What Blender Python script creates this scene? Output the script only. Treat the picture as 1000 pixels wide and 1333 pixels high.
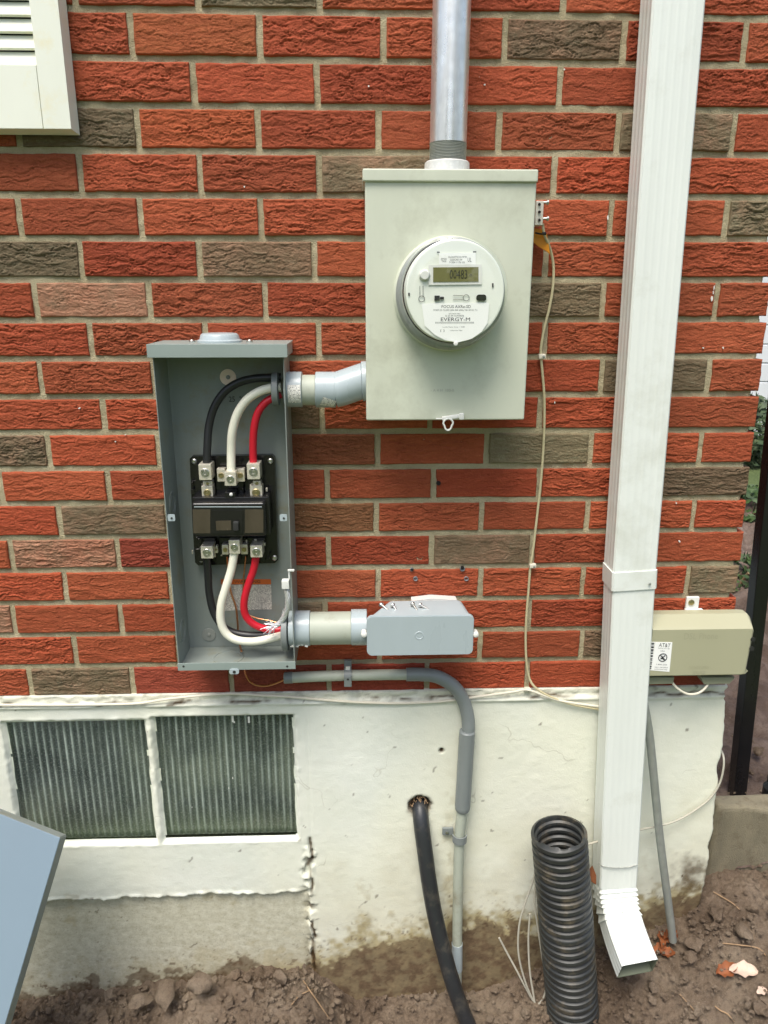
import bpy, bmesh, math, random
import numpy as np
from mathutils import Vector, Matrix, noise as mnoise

for o in list(bpy.data.objects): bpy.data.objects.remove(o)
S = bpy.context.scene; COL = S.collection
R = math.radians

# ------------------------------------------------------------------ camera, sky, sun, exposure
CAM = Vector((0.57304, -1.37467, 1.49661))
CR = ((0.99948, -0.03235, 0.00058), (-0.00847, -0.27901, -0.96025), (0.03123, 0.95974, -0.27914))  # right, down, forward
FPX = 972.69
cam = bpy.data.cameras.new('camera'); co = bpy.data.objects.new('camera', cam); COL.objects.link(co)
cam.sensor_fit = 'HORIZONTAL'; cam.sensor_width = 36.0; cam.lens = FPX / 1000 * 36.0
cam.clip_start = 0.02; cam.clip_end = 500
r_, d_, f_ = [Vector(v).normalized() for v in CR]
co.matrix_world = Matrix(((r_.x, -d_.x, -f_.x, CAM.x), (r_.y, -d_.y, -f_.y, CAM.y), (r_.z, -d_.z, -f_.z, CAM.z), (0, 0, 0, 1)))
S.camera = co

SUN_EL, SUN_AZ = R(64), R(204)          # azimuth from +Y clockwise: in front of the wall, a little to the left
W = bpy.data.worlds.new('World'); S.world = W; W.use_nodes = True
wn = W.node_tree.nodes; wl = W.node_tree.links
sky = wn.new('ShaderNodeTexSky'); sky.sky_type = 'NISHITA'; sky.sun_disc = False
sky.sun_elevation = SUN_EL; sky.sun_rotation = SUN_AZ
sky.air_density = 1.0; sky.dust_density = 4.0; sky.ozone_density = 1.0; sky.altitude = 100
wn['Background'].inputs['Strength'].default_value = 0.10
wl.new(sky.outputs[0], wn['Background'].inputs['Color'])
sl = bpy.data.lights.new('sun', 'SUN'); so = bpy.data.objects.new('sun', sl); COL.objects.link(so)
sl.energy = 1.5; sl.angle = R(28); sl.color = (1.0, 0.965, 0.90)
sd = Vector((math.sin(SUN_AZ) * math.cos(SUN_EL), math.cos(SUN_AZ) * math.cos(SUN_EL), math.sin(SUN_EL)))
so.rotation_euler = (-sd).to_track_quat('-Z', 'Y').to_euler(); so.location = (0, -5, 6)
S.view_settings.view_transform = 'Standard'; S.view_settings.look = 'None'
S.view_settings.gamma = 1; S.view_settings.use_curve_mapping = False
S.view_settings.exposure = 1.08
S.render.engine = 'CYCLES'; S.render.resolution_x = 768; S.render.resolution_y = 1024

# ------------------------------------------------------------------ helpers
def at(x, y, Y=0.0):
    """point on the plane at depth Y seen at photograph pixel x, y (used to read sizes off the photograph)"""
    d = r_ * (x - 500) + d_ * (y - 666.5) + f_ * FPX
    return CAM + d * ((Y - CAM.y) / d.y)
def pts_at(l): return [at(*p) for p in l]
def lin(v): v /= 255; return v / 12.92 if v <= .04045 else ((v + .055) / 1.055) ** 2.4
def C(r, g, b): return (lin(r), lin(g), lin(b), 1)

def world_loc(o):
    v = Vector((0, 0, 0))
    while o: v += o.location; o = o.parent
    return v
def tag(o, label=None, cat=None, group=None, kind=None):
    if label: o['label'] = label
    if cat: o['category'] = cat
    if group: o['group'] = group
    if kind: o['kind'] = kind
    return o
def thing(name, label, cat, loc, group=None):
    o = bpy.data.objects.new(name, None); COL.objects.link(o); o.location = loc; o.empty_display_size = .02
    return tag(o, label, cat, group)
def link(name, me, mat, parent=None, loc=None):
    if mat is not None: me.materials.append(mat)
    o = bpy.data.objects.new(name, me); COL.objects.link(o)
    if parent: o.parent = parent
    if loc is not None: o.location = loc
    return o
def obj(name, bm, mat, parent=None, smooth=40):
    """one mesh object; bm holds world coordinates"""
    bmesh.ops.recalc_face_normals(bm, faces=bm.faces)
    if parent: L = world_loc(parent)
    else:
        vs = [v.co for v in bm.verts]
        L = Vector((sum(v.x for v in vs) / len(vs), sum(v.y for v in vs) / len(vs), min(v.z for v in vs)))
    for v in bm.verts: v.co -= L
    me = bpy.data.meshes.new(name); bm.to_mesh(me); bm.free()
    if smooth:
        me.shade_smooth(); me.set_sharp_from_angle(angle=R(smooth))
    o = link(name, me, mat, parent, None if parent else L)
    if smooth and len(me.polygons) < 4000:
        w = o.modifiers.new('weighted normals', 'WEIGHTED_NORMAL'); w.keep_sharp = True; w.weight = 80
    return o
def objs(name, bm, mat, parent, smooth=40):
    """each loose island of bm becomes an object of its own"""
    seen = set(); out = []
    for v0 in list(bm.verts):
        if v0 in seen: continue
        st, isl = [v0], []; seen.add(v0)
        while st:
            v = st.pop(); isl.append(v)
            for e in v.link_edges:
                q = e.other_vert(v)
                if q not in seen: seen.add(q); st.append(q)
        nb = bmesh.new(); mp = {v: nb.verts.new(v.co) for v in isl}
        for f in {f for v in isl for f in v.link_faces}: nb.faces.new([mp[v] for v in f.verts])
        out.append(obj(name, nb, mat, parent, smooth))
    bm.free(); return out
def B(): return bmesh.new()
def box(bm, c, s, bev=0, rot=None, seg=2):
    r = bmesh.ops.create_cube(bm, size=1); vs = r['verts']
    for v in vs: v.co = Vector((v.co.x * s[0], v.co.y * s[1], v.co.z * s[2]))
    if bev:
        es = list({e for v in vs for e in v.link_edges})
        rr = bmesh.ops.bevel(bm, geom=es, offset=bev, segments=seg, affect='EDGES', profile=.5)
        vs = list({v for f in rr['faces'] for v in f.verts} | {v for v in vs if v.is_valid})
    M = (rot or Matrix.Identity(3))
    for v in vs: v.co = M @ v.co + Vector(c)
    return vs
def frames(pts, up=Vector((0, 0, 1))):
    out = []; n = len(pts); prev = None
    for i in range(n):
        t = (pts[min(i + 1, n - 1)] - pts[max(i - 1, 0)]).normalized()
        if prev is None:
            a = up if abs(t.dot(up)) < .95 else Vector((0, 1, 0))
            u = (a - t * a.dot(t)).normalized()
        else: u = (prev - t * prev.dot(t)).normalized()
        prev = u; out.append((t, u, t.cross(u)))
    return out
def smoothpts(pts, k=8):
    P = [Vector(p) for p in pts]; P = [P[0] * 2 - P[1]] + P + [P[-1] * 2 - P[-2]]; out = []
    for i in range(1, len(P) - 2):
        a, b, c, d = P[i - 1:i + 3]
        for j in range(k):
            t = j / k
            out.append(.5 * ((2 * b) + (c - a) * t + (2 * a - 5 * b + 4 * c - d) * t * t + (3 * b - 3 * c + d - a) * t ** 3))
    out.append(P[-2]); return out
def tube(bm, pts, r, seg=12, cap=True, k=8, smooth=True):
    P = smoothpts(pts, k) if smooth and len(pts) > 2 else [Vector(p) for p in pts]
    F = frames(P); rings = []; n = len(P)
    for i, (p, (t, u, w)) in enumerate(zip(P, F)):
        rr = r if not callable(r) else r(i / (n - 1))
        rings.append([bm.verts.new(p + (u * math.cos(a) + w * math.sin(a)) * rr) for a in (2 * math.pi * j / seg for j in range(seg))])
    for a, b in zip(rings, rings[1:]):
        for j in range(seg): bm.faces.new((a[j], a[(j + 1) % seg], b[(j + 1) % seg], b[j]))
    if cap: bm.faces.new(rings[0][::-1]); bm.faces.new(rings[-1])
    return rings
def cyl(bm, a, b, r, seg=20, r2=None):
    a, b = Vector(a), Vector(b)
    return tube(bm, [a, b], (lambda t: r + ((r2 if r2 is not None else r) - r) * t), seg, True, 1, False)
def lathe(bm, o, ax, prof, seg=32, cap=(True, True)):
    """profile of (distance along axis, radius)"""
    o, ax = Vector(o), Vector(ax).normalized()
    a = Vector((0, 0, 1)) if abs(ax.z) < .9 else Vector((1, 0, 0))
    u = (a - ax * a.dot(ax)).normalized(); w = ax.cross(u); rings = []
    for d, r in prof:
        rings.append([bm.verts.new(o + ax * d + (u * math.cos(q) + w * math.sin(q)) * r) for q in (2 * math.pi * j / seg for j in range(seg))])
    for p, q in zip(rings, rings[1:]):
        for j in range(seg): bm.faces.new((p[j], p[(j + 1) % seg], q[(j + 1) % seg], q[j]))
    if cap[0]: bm.faces.new(rings[0][::-1])
    if cap[1]: bm.faces.new(rings[-1])
    return rings
def prism(bm, poly, off):
    """closed 3-D polygon extruded by a vector"""
    off = Vector(off); a = [bm.verts.new(p) for p in poly]; b = [bm.verts.new(Vector(p) + off) for p in poly]; n = len(a)
    bm.faces.new(a); bm.faces.new(b[::-1])
    for i in range(n): bm.faces.new((a[i], b[i], b[(i + 1) % n], a[(i + 1) % n]))
def rrect(cx, cz, w, h, r, n=5):
    out = []
    for sx, sz, a0 in ((1, 1, 0), (-1, 1, 90), (-1, -1, 180), (1, -1, 270)):
        for i in range(n + 1):
            a = R(a0 + 90 * i / n); out.append((cx + sx * (w / 2 - r) + r * math.cos(a), cz + sz * (h / 2 - r) + r * math.sin(a)))
    return out
def plate(bm, cx, cz, w, h, y0, y1, r=.002, n=5):
    prism(bm, [Vector((x, y0, z)) for x, z in rrect(cx, cz, w, h, r, n)], (0, y1 - y0, 0))
def quad_plate(bm, px, Y, th):
    """flat plate given by photograph corners, th thick towards the viewer from depth Y"""
    prism(bm, [at(x, y, Y) for x, y in px], (0, -th, 0))
def text(name, body, mat, parent, px, Y, size_px=None, width_px=None, align='CENTER', rot=0):
    """flat lettering on the plane at depth Y, centred at a photograph pixel"""
    cu = bpy.data.curves.new(name, 'FONT'); cu.body = body; cu.align_x = align; cu.align_y = 'CENTER'; cu.size = 1; cu.resolution_u = 2
    to = bpy.data.objects.new(name, cu); COL.objects.link(to)
    bpy.context.view_layer.update()
    me = bpy.data.meshes.new_from_object(to.evaluated_get(bpy.context.evaluated_depsgraph_get()))
    bpy.data.objects.remove(to); bpy.data.curves.remove(cu)
    c = at(px[0], px[1], Y); n = len(me.vertices); a = np.empty(n * 3); me.vertices.foreach_get('co', a); a = a.reshape(-1, 3)
    wd = a[:, 0].max() - a[:, 0].min(); hh = a[:, 1].max() - a[:, 1].min()
    sc = (at(px[0] + 1, px[1], Y) - c).length
    sx = sy = (size_px * sc / hh) if size_px else width_px * sc / wd
    if size_px and width_px: sx = width_px * sc / wd
    a[:, 0] -= (a[:, 0].max() + a[:, 0].min()) / 2 if align == 'CENTER' else 0
    a[:, 1] -= (a[:, 1].max() + a[:, 1].min()) / 2
    x, y = a[:, 0] * sx, a[:, 1] * sy; L = world_loc(parent) if parent else Vector((0, 0, 0))
    cr, sr = math.cos(rot), math.sin(rot); x, y = x * cr - y * sr, x * sr + y * cr
    v = np.stack([x + c.x - L.x, np.full(n, Y - L.y), y + c.z - L.z], 1)
    me.vertices.foreach_set('co', v.ravel()); me.update(); me.materials.clear(); me.name = name
    return link(name, me, mat, parent)
# numpy value noise
def vnoise(x, y, seed):
    rng = np.random.RandomState(seed); T = rng.rand(256, 256) * 2 - 1
    xi, yi = np.floor(x).astype(int), np.floor(y).astype(int); fx, fy = x - xi, y - yi
    fx = fx * fx * fx * (fx * (fx * 6 - 15) + 10); fy = fy * fy * fy * (fy * (fy * 6 - 15) + 10)
    g = lambda a, b: T[a % 256, b % 256]
    return (g(xi, yi) * (1 - fx) + g(xi + 1, yi) * fx) * (1 - fy) + (g(xi, yi + 1) * (1 - fx) + g(xi + 1, yi + 1) * fx) * fy
def fbm(x, y, seed, o=4, gain=.5):
    s = 0; a = 1; t = 0
    for i in range(o): s = s + a * vnoise(x * 2 ** i + 17.3 * i, y * 2 ** i - 9.1 * i, seed + i); t += a; a *= gain
    return s / t
def sstep(a, b, x): t = np.clip((x - a) / (b - a), 0, 1); return t * t * (3 - 2 * t)
def domes(x, y, cell, seed):
    """height of random rounded lumps"""
    rng = np.random.RandomState(seed); J = rng.rand(128, 128, 3)
    u, v = x / cell, y / cell; ui, vi = np.floor(u).astype(int), np.floor(v).astype(int); h = np.zeros_like(x)
    for a in (-1, 0, 1):
        for b in (-1, 0, 1):
            j = J[(ui + a) % 128, (vi + b) % 128]; rr = .35 + .55 * j[..., 2]
            d2 = ((u - ui - a - j[..., 0]) ** 2 + (v - vi - b - j[..., 1]) ** 2) / rr ** 2
            h = np.maximum(h, np.sqrt(np.clip(1 - d2, 0, 1)) * rr)
    return h * cell
def grid_mesh(name, P, keep=None):
    """P: (ny, nx, 3) array"""
    ny, nx = P.shape[:2]; me = bpy.data.meshes.new(name)
    idx = np.arange(ny * nx).reshape(ny, nx)
    q = np.stack([idx[:-1, :-1], idx[:-1, 1:], idx[1:, 1:], idx[1:, :-1]], -1)
    q = q.reshape(-1, 4) if keep is None else q[keep]
    me.vertices.add(ny * nx); me.vertices.foreach_set('co', P.reshape(-1).astype(np.float32))
    me.loops.add(len(q) * 4); me.loops.foreach_set('vertex_index', q.reshape(-1).astype(np.int32))
    me.polygons.add(len(q)); me.polygons.foreach_set('loop_start', np.arange(0, len(q) * 4, 4, dtype=np.int32))
    me.update(calc_edges=True); me.shade_smooth(); return me
def attr(me, name, v):
    a = me.attributes.new(name, 'FLOAT', 'POINT'); a.data.foreach_set('value', np.asarray(v, np.float32).ravel())

# ------------------------------------------------------------------ materials
class NT:
    def __init__(s, name):
        s.m = bpy.data.materials.new(name); s.m.use_nodes = True; s.t = s.m.node_tree; s.n = s.t.nodes; s.b = s.n['Principled BSDF']; s.out = s.n['Material Output']
    def add(s, ty, **k):
        n = s.n.new(ty)
        for a, v in k.items(): setattr(n, a, v)
        return n
    def put(s, sock, v):
        if hasattr(v, 'is_linked') or isinstance(v, bpy.types.NodeSocket): s.t.links.new(v, sock)
        else: sock.default_value = v
    def geo(s): return s.add('ShaderNodeNewGeometry').outputs['Position']
    def objc(s): return s.add('ShaderNodeTexCoord').outputs['Object']
    def map(s, v, sc=(1, 1, 1), loc=(0, 0, 0)):
        n = s.add('ShaderNodeMapping'); s.put(n.inputs['Vector'], v); n.inputs['Scale'].default_value = sc; s.put(n.inputs['Location'], loc); return n.outputs[0]
    def noise(s, v, sc, det=4, rough=.6, dist=0):
        n = s.add('ShaderNodeTexNoise'); s.put(n.inputs['Vector'], v); n.inputs['Scale'].default_value = sc; n.inputs['Detail'].default_value = det
        n.inputs['Roughness'].default_value = rough; n.inputs['Distortion'].default_value = dist; return n.outputs[0]
    def vor(s, v, sc):
        n = s.add('ShaderNodeTexVoronoi'); s.put(n.inputs['Vector'], v); n.inputs['Scale'].default_value = sc; return n.outputs[0]
    def ramp(s, v, st):
        n = s.add('ShaderNodeValToRGB'); s.put(n.inputs[0], v); e = n.color_ramp.elements
        while len(e) < len(st): e.new(.5)
        for q, (p, c) in zip(e, st): q.position = p; q.color = c if len(c) == 4 else (*c, 1)
        return n.outputs[0]
    def mr(s, v, a, b, c=0, d=1):
        n = s.add('ShaderNodeMapRange'); n.clamp = True; s.put(n.inputs[0], v)
        for i, q in enumerate((a, b, c, d)): s.put(n.inputs[i + 1], q)
        return n.outputs[0]
    def math(s, op, a, b=0):
        n = s.add('ShaderNodeMath', operation=op); s.put(n.inputs[0], a); s.put(n.inputs[1], b); return n.outputs[0]
    def mix(s, f, a, b, mode='MIX'):
        n = s.add('ShaderNodeMix', data_type='RGBA', blend_type=mode); s.put(n.inputs[0], f); s.put(n.inputs[6], a); s.put(n.inputs[7], b); return n.outputs[2]
    def attr(s, name): return s.add('ShaderNodeAttribute', attribute_name=name).outputs['Fac']
    def bump(s, h, st=.3, dist=.001, nrm=None):
        n = s.add('ShaderNodeBump'); n.inputs['Strength'].default_value = st; n.inputs['Distance'].default_value = dist; s.put(n.inputs['Height'], h)
        if nrm is not None: s.put(n.inputs['Normal'], nrm)
        return n.outputs[0]
    def fin(s, col=None, rough=None, metal=None, nrm=None, spec=None, **k):
        for nm, v in (('Base Color', col), ('Roughness', rough), ('Metallic', metal), ('Normal', nrm), ('Specular IOR Level', spec)):
            if v is not None: s.put(s.b.inputs[nm], v)
        for nm, v in k.items(): s.put(s.b.inputs[nm], v)
        return s.m
def paint(name, col, rough=.4, var=.12, grain=0., metal=0, scale=9, dirt=None, spec=None, streak=(1, 1, .35), bdist=.0006):
    """painted / moulded surface with blotchy wear"""
    t = NT(name); v = t.geo(); n1 = t.noise(t.map(v, streak), scale, 5, .65); n2 = t.noise(v, 160, 3, .6)
    a = tuple(c * (1 - var) for c in col[:3]) + (1,); b = tuple(min(1, c * (1 + var)) for c in col[:3]) + (1,)
    c = t.ramp(n1, [(.3, a), (.7, b)])
    c = t.mix(t.mr(n2, .55, .8, 0, var * 1.2), c, tuple(x * .7 for x in col[:3]) + (1,))
    if dirt is not None: c = t.mix(t.mr(t.noise(v, scale * 1.7, 6, .7), .52, .75, 0, .75), c, dirt)
    rg = t.mr(n1, .3, .75, rough * .8, min(1, rough * 1.25))
    nrm = t.bump(t.noise(v, 420, 3, .6), grain, bdist) if grain else None
    return t.fin(c, rg, metal, nrm, spec)

def brick_material():
    t = NT('rugged_fired_brick'); oi = t.add('ShaderNodeObjectInfo'); v = t.geo()
    off = t.math('MULTIPLY', oi.outputs['Random'], 37.0)
    vv = t.map(v, (1, 1, 1), off)
    n1 = t.noise(t.map(vv, (1, 1, 2.5)), 22, 5, .65); n2 = t.noise(vv, 210, 4, .7); n3 = t.noise(t.map(vv, (1, 1, 3.5)), 46, 4, .7)
    base = oi.outputs['Color']
    c = t.mix(t.mr(n1, .35, .7, 0, .45), base, t.mix(1, base, (.62, .56, .55, 1), 'MULTIPLY'))
    c = t.mix(t.mr(n3, .50, .72, 0, .55), c, t.mix(1, base, (1.3, 1.6, 1.75, 1), 'MULTIPLY'))
    c = t.mix(t.mr(n2, .5, .76, 0, .5), c, t.mix(1, base, (.45, .38, .36, 1), 'MULTIPLY'))
    c = t.mix(t.mr(t.noise(vv, 330, 2, .6), .6, .75, 0, .3), c, t.mix(1, base, (1.7, 2.3, 2.6, 1), 'MULTIPLY'))
    fl = t.mr(t.noise(vv, 95, 2, .5), .795, .81, 0, 1)
    c = t.mix(t.math('MULTIPLY', fl, .6), c, C(215, 205, 190))
    # pale mortar smear, only on the bricks whose alpha says so
    sm = t.math('MULTIPLY', t.mr(t.noise(vv, 17, 5, .7), .42, .62, 0, 1), t.math('SUBTRACT', 1.0, oi.outputs['Alpha']))
    c = t.mix(sm, c, t.mix(t.mr(n3, .3, .7), C(96, 84, 62), C(190, 140, 112)))
    nb = t.math('ADD', t.math('MULTIPLY', t.noise(vv, 380, 4, .65), 1.0), t.math('MULTIPLY', n3, 1.6))
    return t.fin(c, .82, 0, t.bump(nb, .8, .0015), .3)
def mortar_material():
    t = NT('sandy_mortar'); v = t.geo(); n = t.noise(v, 9, 4, .6); g = t.noise(v, 520, 3, .75); g2 = t.noise(v, 140, 4, .7)
    c = t.ramp(n, [(.3, C(178, 167, 134)), (.7, C(204, 193, 160))])
    c = t.mix(t.mr(g, .5, .75, 0, .5), c, C(142, 128, 94)); c = t.mix(t.mr(g2, .58, .8, 0, .4), c, C(232, 222, 192))
    return t.fin(c, .95, 0, t.bump(t.math('ADD', g, g2), 1.0, .0035), .15)
def foundation_material():
    t = NT('painted_concrete'); v = t.geo(); raw, mud, dirt, tan = t.attr('raw'), t.attr('mud'), t.attr('dirt'), t.attr('tan')
    n = t.noise(v, 5, 5, .6); g = t.noise(v, 330, 4, .7); g2 = t.noise(t.map(v, (.85, 1, 1.15)), 60, 5, .7)
    c = t.ramp(n, [(.3, C(222, 226, 212)), (.7, C(236, 238, 226))])
    c = t.mix(t.mr(g2, .58, .8, 0, .2), c, C(210, 210, 194))
    c = t.mix(t.mr(g, .66, .74, 0, .25), c, C(190, 186, 166))
    rc = t.mix(t.mr(g2, .35, .7), C(204, 202, 182), C(178, 174, 150)); rc = t.mix(t.mr(g, .55, .7, 0, .6), rc, C(132, 126, 104))
    c = t.mix(t.mr(t.noise(t.map(v, (1, 1, .5)), 2.3, 3, .5), .45, .62, 0, .55), c, C(234, 232, 206))
    vd = t.add('ShaderNodeTexVoronoi', feature='DISTANCE_TO_EDGE'); wv = t.add('ShaderNodeVectorMath', operation='ADD'); nz_ = t.add('ShaderNodeTexNoise'); nz_.inputs['Scale'].default_value = 14; t.put(nz_.inputs['Vector'], v); sc_ = t.add('ShaderNodeVectorMath', operation='SCALE'); t.put(sc_.inputs[0], nz_.outputs['Color']); sc_.inputs['Scale'].default_value = .12
    t.put(wv.inputs[0], v); t.put(wv.inputs[1], sc_.outputs[0]); t.put(vd.inputs['Vector'], wv.outputs[0]); vd.inputs['Scale'].default_value = 4.2
    hair = t.math('MULTIPLY', t.mr(vd.outputs[0], .0, .006, 1, 0), t.mr(t.noise(v, 6, 2, .5), .54, .62, 0, .38))
    c = t.mix(hair, c, C(150, 142, 118))
    c = t.mix(raw, c, rc)
    c = t.mix(tan, c, t.mix(t.mr(g2, .3, .7), C(186, 172, 128), C(156, 146, 116)))
    c = t.mix(mud, c, t.mix(t.mr(g2, .3, .72), C(120, 101, 78), C(86, 70, 53)))
    c = t.mix(dirt, c, t.mix(t.mr(g, .35, .7), C(96, 74, 46), C(52, 42, 30)))
    h = t.math('ADD', t.math('MULTIPLY', g, 1.0), t.math('MULTIPLY', g2, .7))
    return t.fin(c, .9, 0, t.bump(h, .45, .0013), .2)
def soil_material(name='damp_soil', tint=(1, 1, 1)):
    t = NT(name); v = t.geo(); n = t.noise(v, 7, 5, .65); g = t.noise(v, 130, 5, .75); g2 = t.noise(v, 600, 3, .7)
    k = lambda *q: tuple(a * b for a, b in zip(C(*q)[:3], tint)) + (1,)
    c = t.ramp(n, [(.32, k(102, 86, 71)), (.5, k(132, 115, 97)), (.7, k(158, 142, 122))])
    c = t.mix(t.mr(g, .5, .75, 0, .6), c, k(70, 56, 45)); c = t.mix(t.mr(g2, .58, .72, 0, .6), c, k(190, 176, 158))
    return t.fin(c, .95, 0, t.bump(t.math('ADD', g, g2), 1.0, .005), .15)
def galv_material(name, col, rough=.32, spang=60, metal=1.0):
    t = NT(name); v = t.geo(); a = t.vor(v, spang); n = t.noise(t.map(v, (6, 6, 1)), 16, 4, .6)
    c = t.mix(t.mr(a, 0, .6, 0, .5), col, tuple(x * .72 for x in col[:3]) + (1,)); c = t.mix(t.mr(n, .5, .75, 0, .5), c, tuple(x * .6 for x in col[:3]) + (1,))  # darker colour streaks stand in for broken highlights along the mast
    return t.fin(c, t.mr(n, .3, .7, rough * .8, rough * 1.4), metal, t.bump(n, .12, .0006))
def clear_material(name, tint=(.96, .98, .97, 1), edge=.9, ior=1.5, rough=.03):
    """clear cover: see-through, mirror-like towards grazing angles (same for every ray)"""
    t = NT(name); tr = t.add('ShaderNodeBsdfTransparent'); tr.inputs[0].default_value = tint
    gl = t.add('ShaderNodeBsdfGlossy'); gl.inputs['Roughness'].default_value = rough; gl.inputs['Color'].default_value = (.95, .97, 1, 1)
    f = t.add('ShaderNodeFresnel'); f.inputs['IOR'].default_value = ior
    mx = t.add('ShaderNodeMixShader'); t.put(mx.inputs[0], t.math('MULTIPLY', t.math('MINIMUM', f.outputs[0], edge), t.math('SUBTRACT', 1.0, t.add('ShaderNodeNewGeometry').outputs['Backfacing']))); t.t.links.new(tr.outputs[0], mx.inputs[1]); t.t.links.new(gl.outputs[0], mx.inputs[2])
    t.t.links.new(mx.outputs[0], t.out.inputs['Surface']); return t.m
def label_material(name, bg, ink, rows, cols, fill=.62):
    """flat small print: rows of broken dashes in the object's own plane (x, z)"""
    t = NT(name); v = t.objc(); sx = t.add('ShaderNodeSeparateXYZ'); t.put(sx.inputs[0], v)
    fr = t.math('FRACT', t.math('MULTIPLY', sx.outputs['Z'], rows)); line = t.math('LESS_THAN', fr, .5)
    cell = t.add('ShaderNodeCombineXYZ'); t.put(cell.inputs[0], t.math('FLOOR', t.math('MULTIPLY', sx.outputs['X'], cols))); t.put(cell.inputs[2], t.math('FLOOR', t.math('MULTIPLY', sx.outputs['Z'], rows)))
    wn_ = t.add('ShaderNodeTexWhiteNoise', noise_dimensions='3D'); t.put(wn_.inputs[0], cell.outputs[0])
    k = t.math('MULTIPLY', line, t.math('LESS_THAN', wn_.outputs[0], fill))
    return t.fin(t.mix(t.math('MULTIPLY', k, .7), bg, ink), .5)

M_brick, M_mortar, M_found, M_soil = brick_material(), mortar_material(), foundation_material(), soil_material()
M_meterbox = paint('pale_grey_green_enamel', C(202, 206, 186), .42, .05, .05, scale=6, spec=.4, dirt=C(176, 178, 157), streak=(1.4, 1, .6))
M_boxgrey = paint('grey_enamel', C(134, 142, 136), .38, .08, .05, scale=8, dirt=C(132, 124, 92), streak=(3, 3, .5))
M_boxrim = paint('grey_enamel_outside', C(146, 158, 152), .36, .06, .05, scale=8)
M_lid = paint('blue_grey_enamel', C(126, 144, 157), .2, .03, .02, scale=5, spec=.8)
M_galv = galv_material('galvanised_steel', (.96, .95, .88, 1), .3, 60, .8)
M_zinc = galv_material('zinc_plated_steel', (.70, .69, .64, 1), .3, 300)
M_dullgalv = galv_material('weathered_galvanised', (.42, .44, .40, 1), .5, 50, .5)
M_lug = galv_material('tin_plated_aluminium', (.86, .80, .66, 1), .38, 300, .5)
M_brass = galv_material('brass_screw', (.62, .52, .30, 1), .35, 300)
M_copper = paint('bright_copper', (.72, .32, .17, 1), .28, .15, 0, metal=1)
M_black = paint('black_insulation', C(38, 39, 40), .42, .1, .04)
M_white_ins = paint('white_insulation', C(238, 236, 216), .4, .03, .03)
M_red = paint('red_insulation', C(196, 24, 44), .4, .06, .03)
M_bakelite = paint('black_moulded_plastic', C(30, 29, 28), .2, .15, .08)
M_breaker = paint('smoky_brown_plastic', C(74, 66, 54), .24, .2, .02, scale=30, spec=.7)
M_pvc = paint('grey_pvc', C(172, 184, 186), .3, .04, .03, spec=.55)
M_pvc_old = paint('weathered_pvc', C(176, 182, 166), .5, .06, .06, dirt=C(140, 134, 112))
M_pvc_dark = paint('dark_grey_pvc', C(128, 134, 132), .42, .06, .04)
M_white = paint('white_aluminium_paint', C(232, 236, 228), .34, .03, .04, scale=4, spec=.5, dirt=C(206, 208, 194), streak=(3, 3, .5))
M_inner = paint('shaded_spout_inside', C(112, 118, 98), .6, .15)  # dull metal, with the shade inside the outlet put into its colour
M_shutter = paint('cream_shutter_paint', C(236, 238, 222), .5, .03, .1, scale=7, dirt=C(232, 222, 178))
M_dark = paint('dark_void', C(28, 22, 18), .9, .1)
M_hole = paint('dark_steel', C(44, 44, 42), .6, .1)
M_wirebeige = paint('beige_cable_jacket', C(196, 186, 148), .55, .06)
M_wirewhite = paint('white_cable_jacket', C(224, 218, 198), .55, .06)
M_wiregrey = paint('grey_beige_wire', C(180, 176, 160), .55, .06)
M_rope = paint('bare_aluminium_strand', (.80, .80, .80, 1), .35, .1, metal=.6)
M_corr = paint('black_corrugated_plastic', C(50, 52, 50), .45, .3, .25, scale=13, dirt=C(118, 106, 84))
M_hose = paint('black_polyethylene', C(44, 46, 48), .36, .12, .05, scale=12, dirt=C(98, 92, 80))
M_tel = paint('khaki_plastic', C(172, 170, 140), .42, .03, .06, scale=5, spec=.5)
M_teldark = paint('khaki_plastic_base', C(138, 140, 118), .5, .04, .06)
M_emboss = paint('faint_stamping', C(168, 170, 156), .5, .05)
M_telprint = paint('khaki_embossing', C(164, 162, 134), .5, .04)
M_iron = paint('black_painted_steel', C(24, 24, 26), .28, .2, .03, spec=.6)
M_face = paint('meter_faceplate', C(234, 237, 224), .5, .02)
M_paper = paint('white_paper', C(248, 248, 242), .55, .02)
M_ink = paint('black_ink', C(34, 34, 36), .6, .05)
M_grey_ink = paint('grey_ink', C(96, 98, 96), .6, .05)
M_lcd = paint('lcd_glass', C(118, 116, 72), .2, .05, spec=.7)
M_lcd_ink = paint('lcd_segment', C(48, 46, 30), .4, .05)
M_orange = paint('orange_print', C(206, 104, 42), .5, .05)
M_tag = paint('orange_tag', C(214, 138, 18), .45, .12)
M_clear = clear_material('clear_polycarbonate', (.985, .995, .985, 1), .9, 1.75)
M_pane = clear_material('window_glass', (.965, .98, .965, 1), .9, 1.45, .06)
M_caulk = paint('white_caulk', C(226, 226, 218), .6, .05, .1)
M_hub = galv_material('cast_hub_metal', (.80, .81, .76, 1), .45, 200, .25)
M_solvent = paint('clear_cement_smear', C(120, 108, 92), .25, .3, .2, scale=60)
M_washer = paint('pale_zinc_washer', C(250, 226, 206), .4, .05)
M_print = label_material('safety_label_print', C(206, 204, 192), C(60, 60, 60), 420, 800, .5)
M_bar = label_material('barcode_sticker', C(236, 234, 224), C(40, 40, 40), 420, 900, .5)
M_leaf = paint('dry_leaf', C(140, 82, 46), .7, .3, .2, scale=60)
M_leafpale = paint('pale_dry_leaf', C(206, 180, 160), .7, .2, .2, scale=60)
M_twig = paint('dry_twig', C(160, 132, 100), .8, .2, .1)
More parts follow.
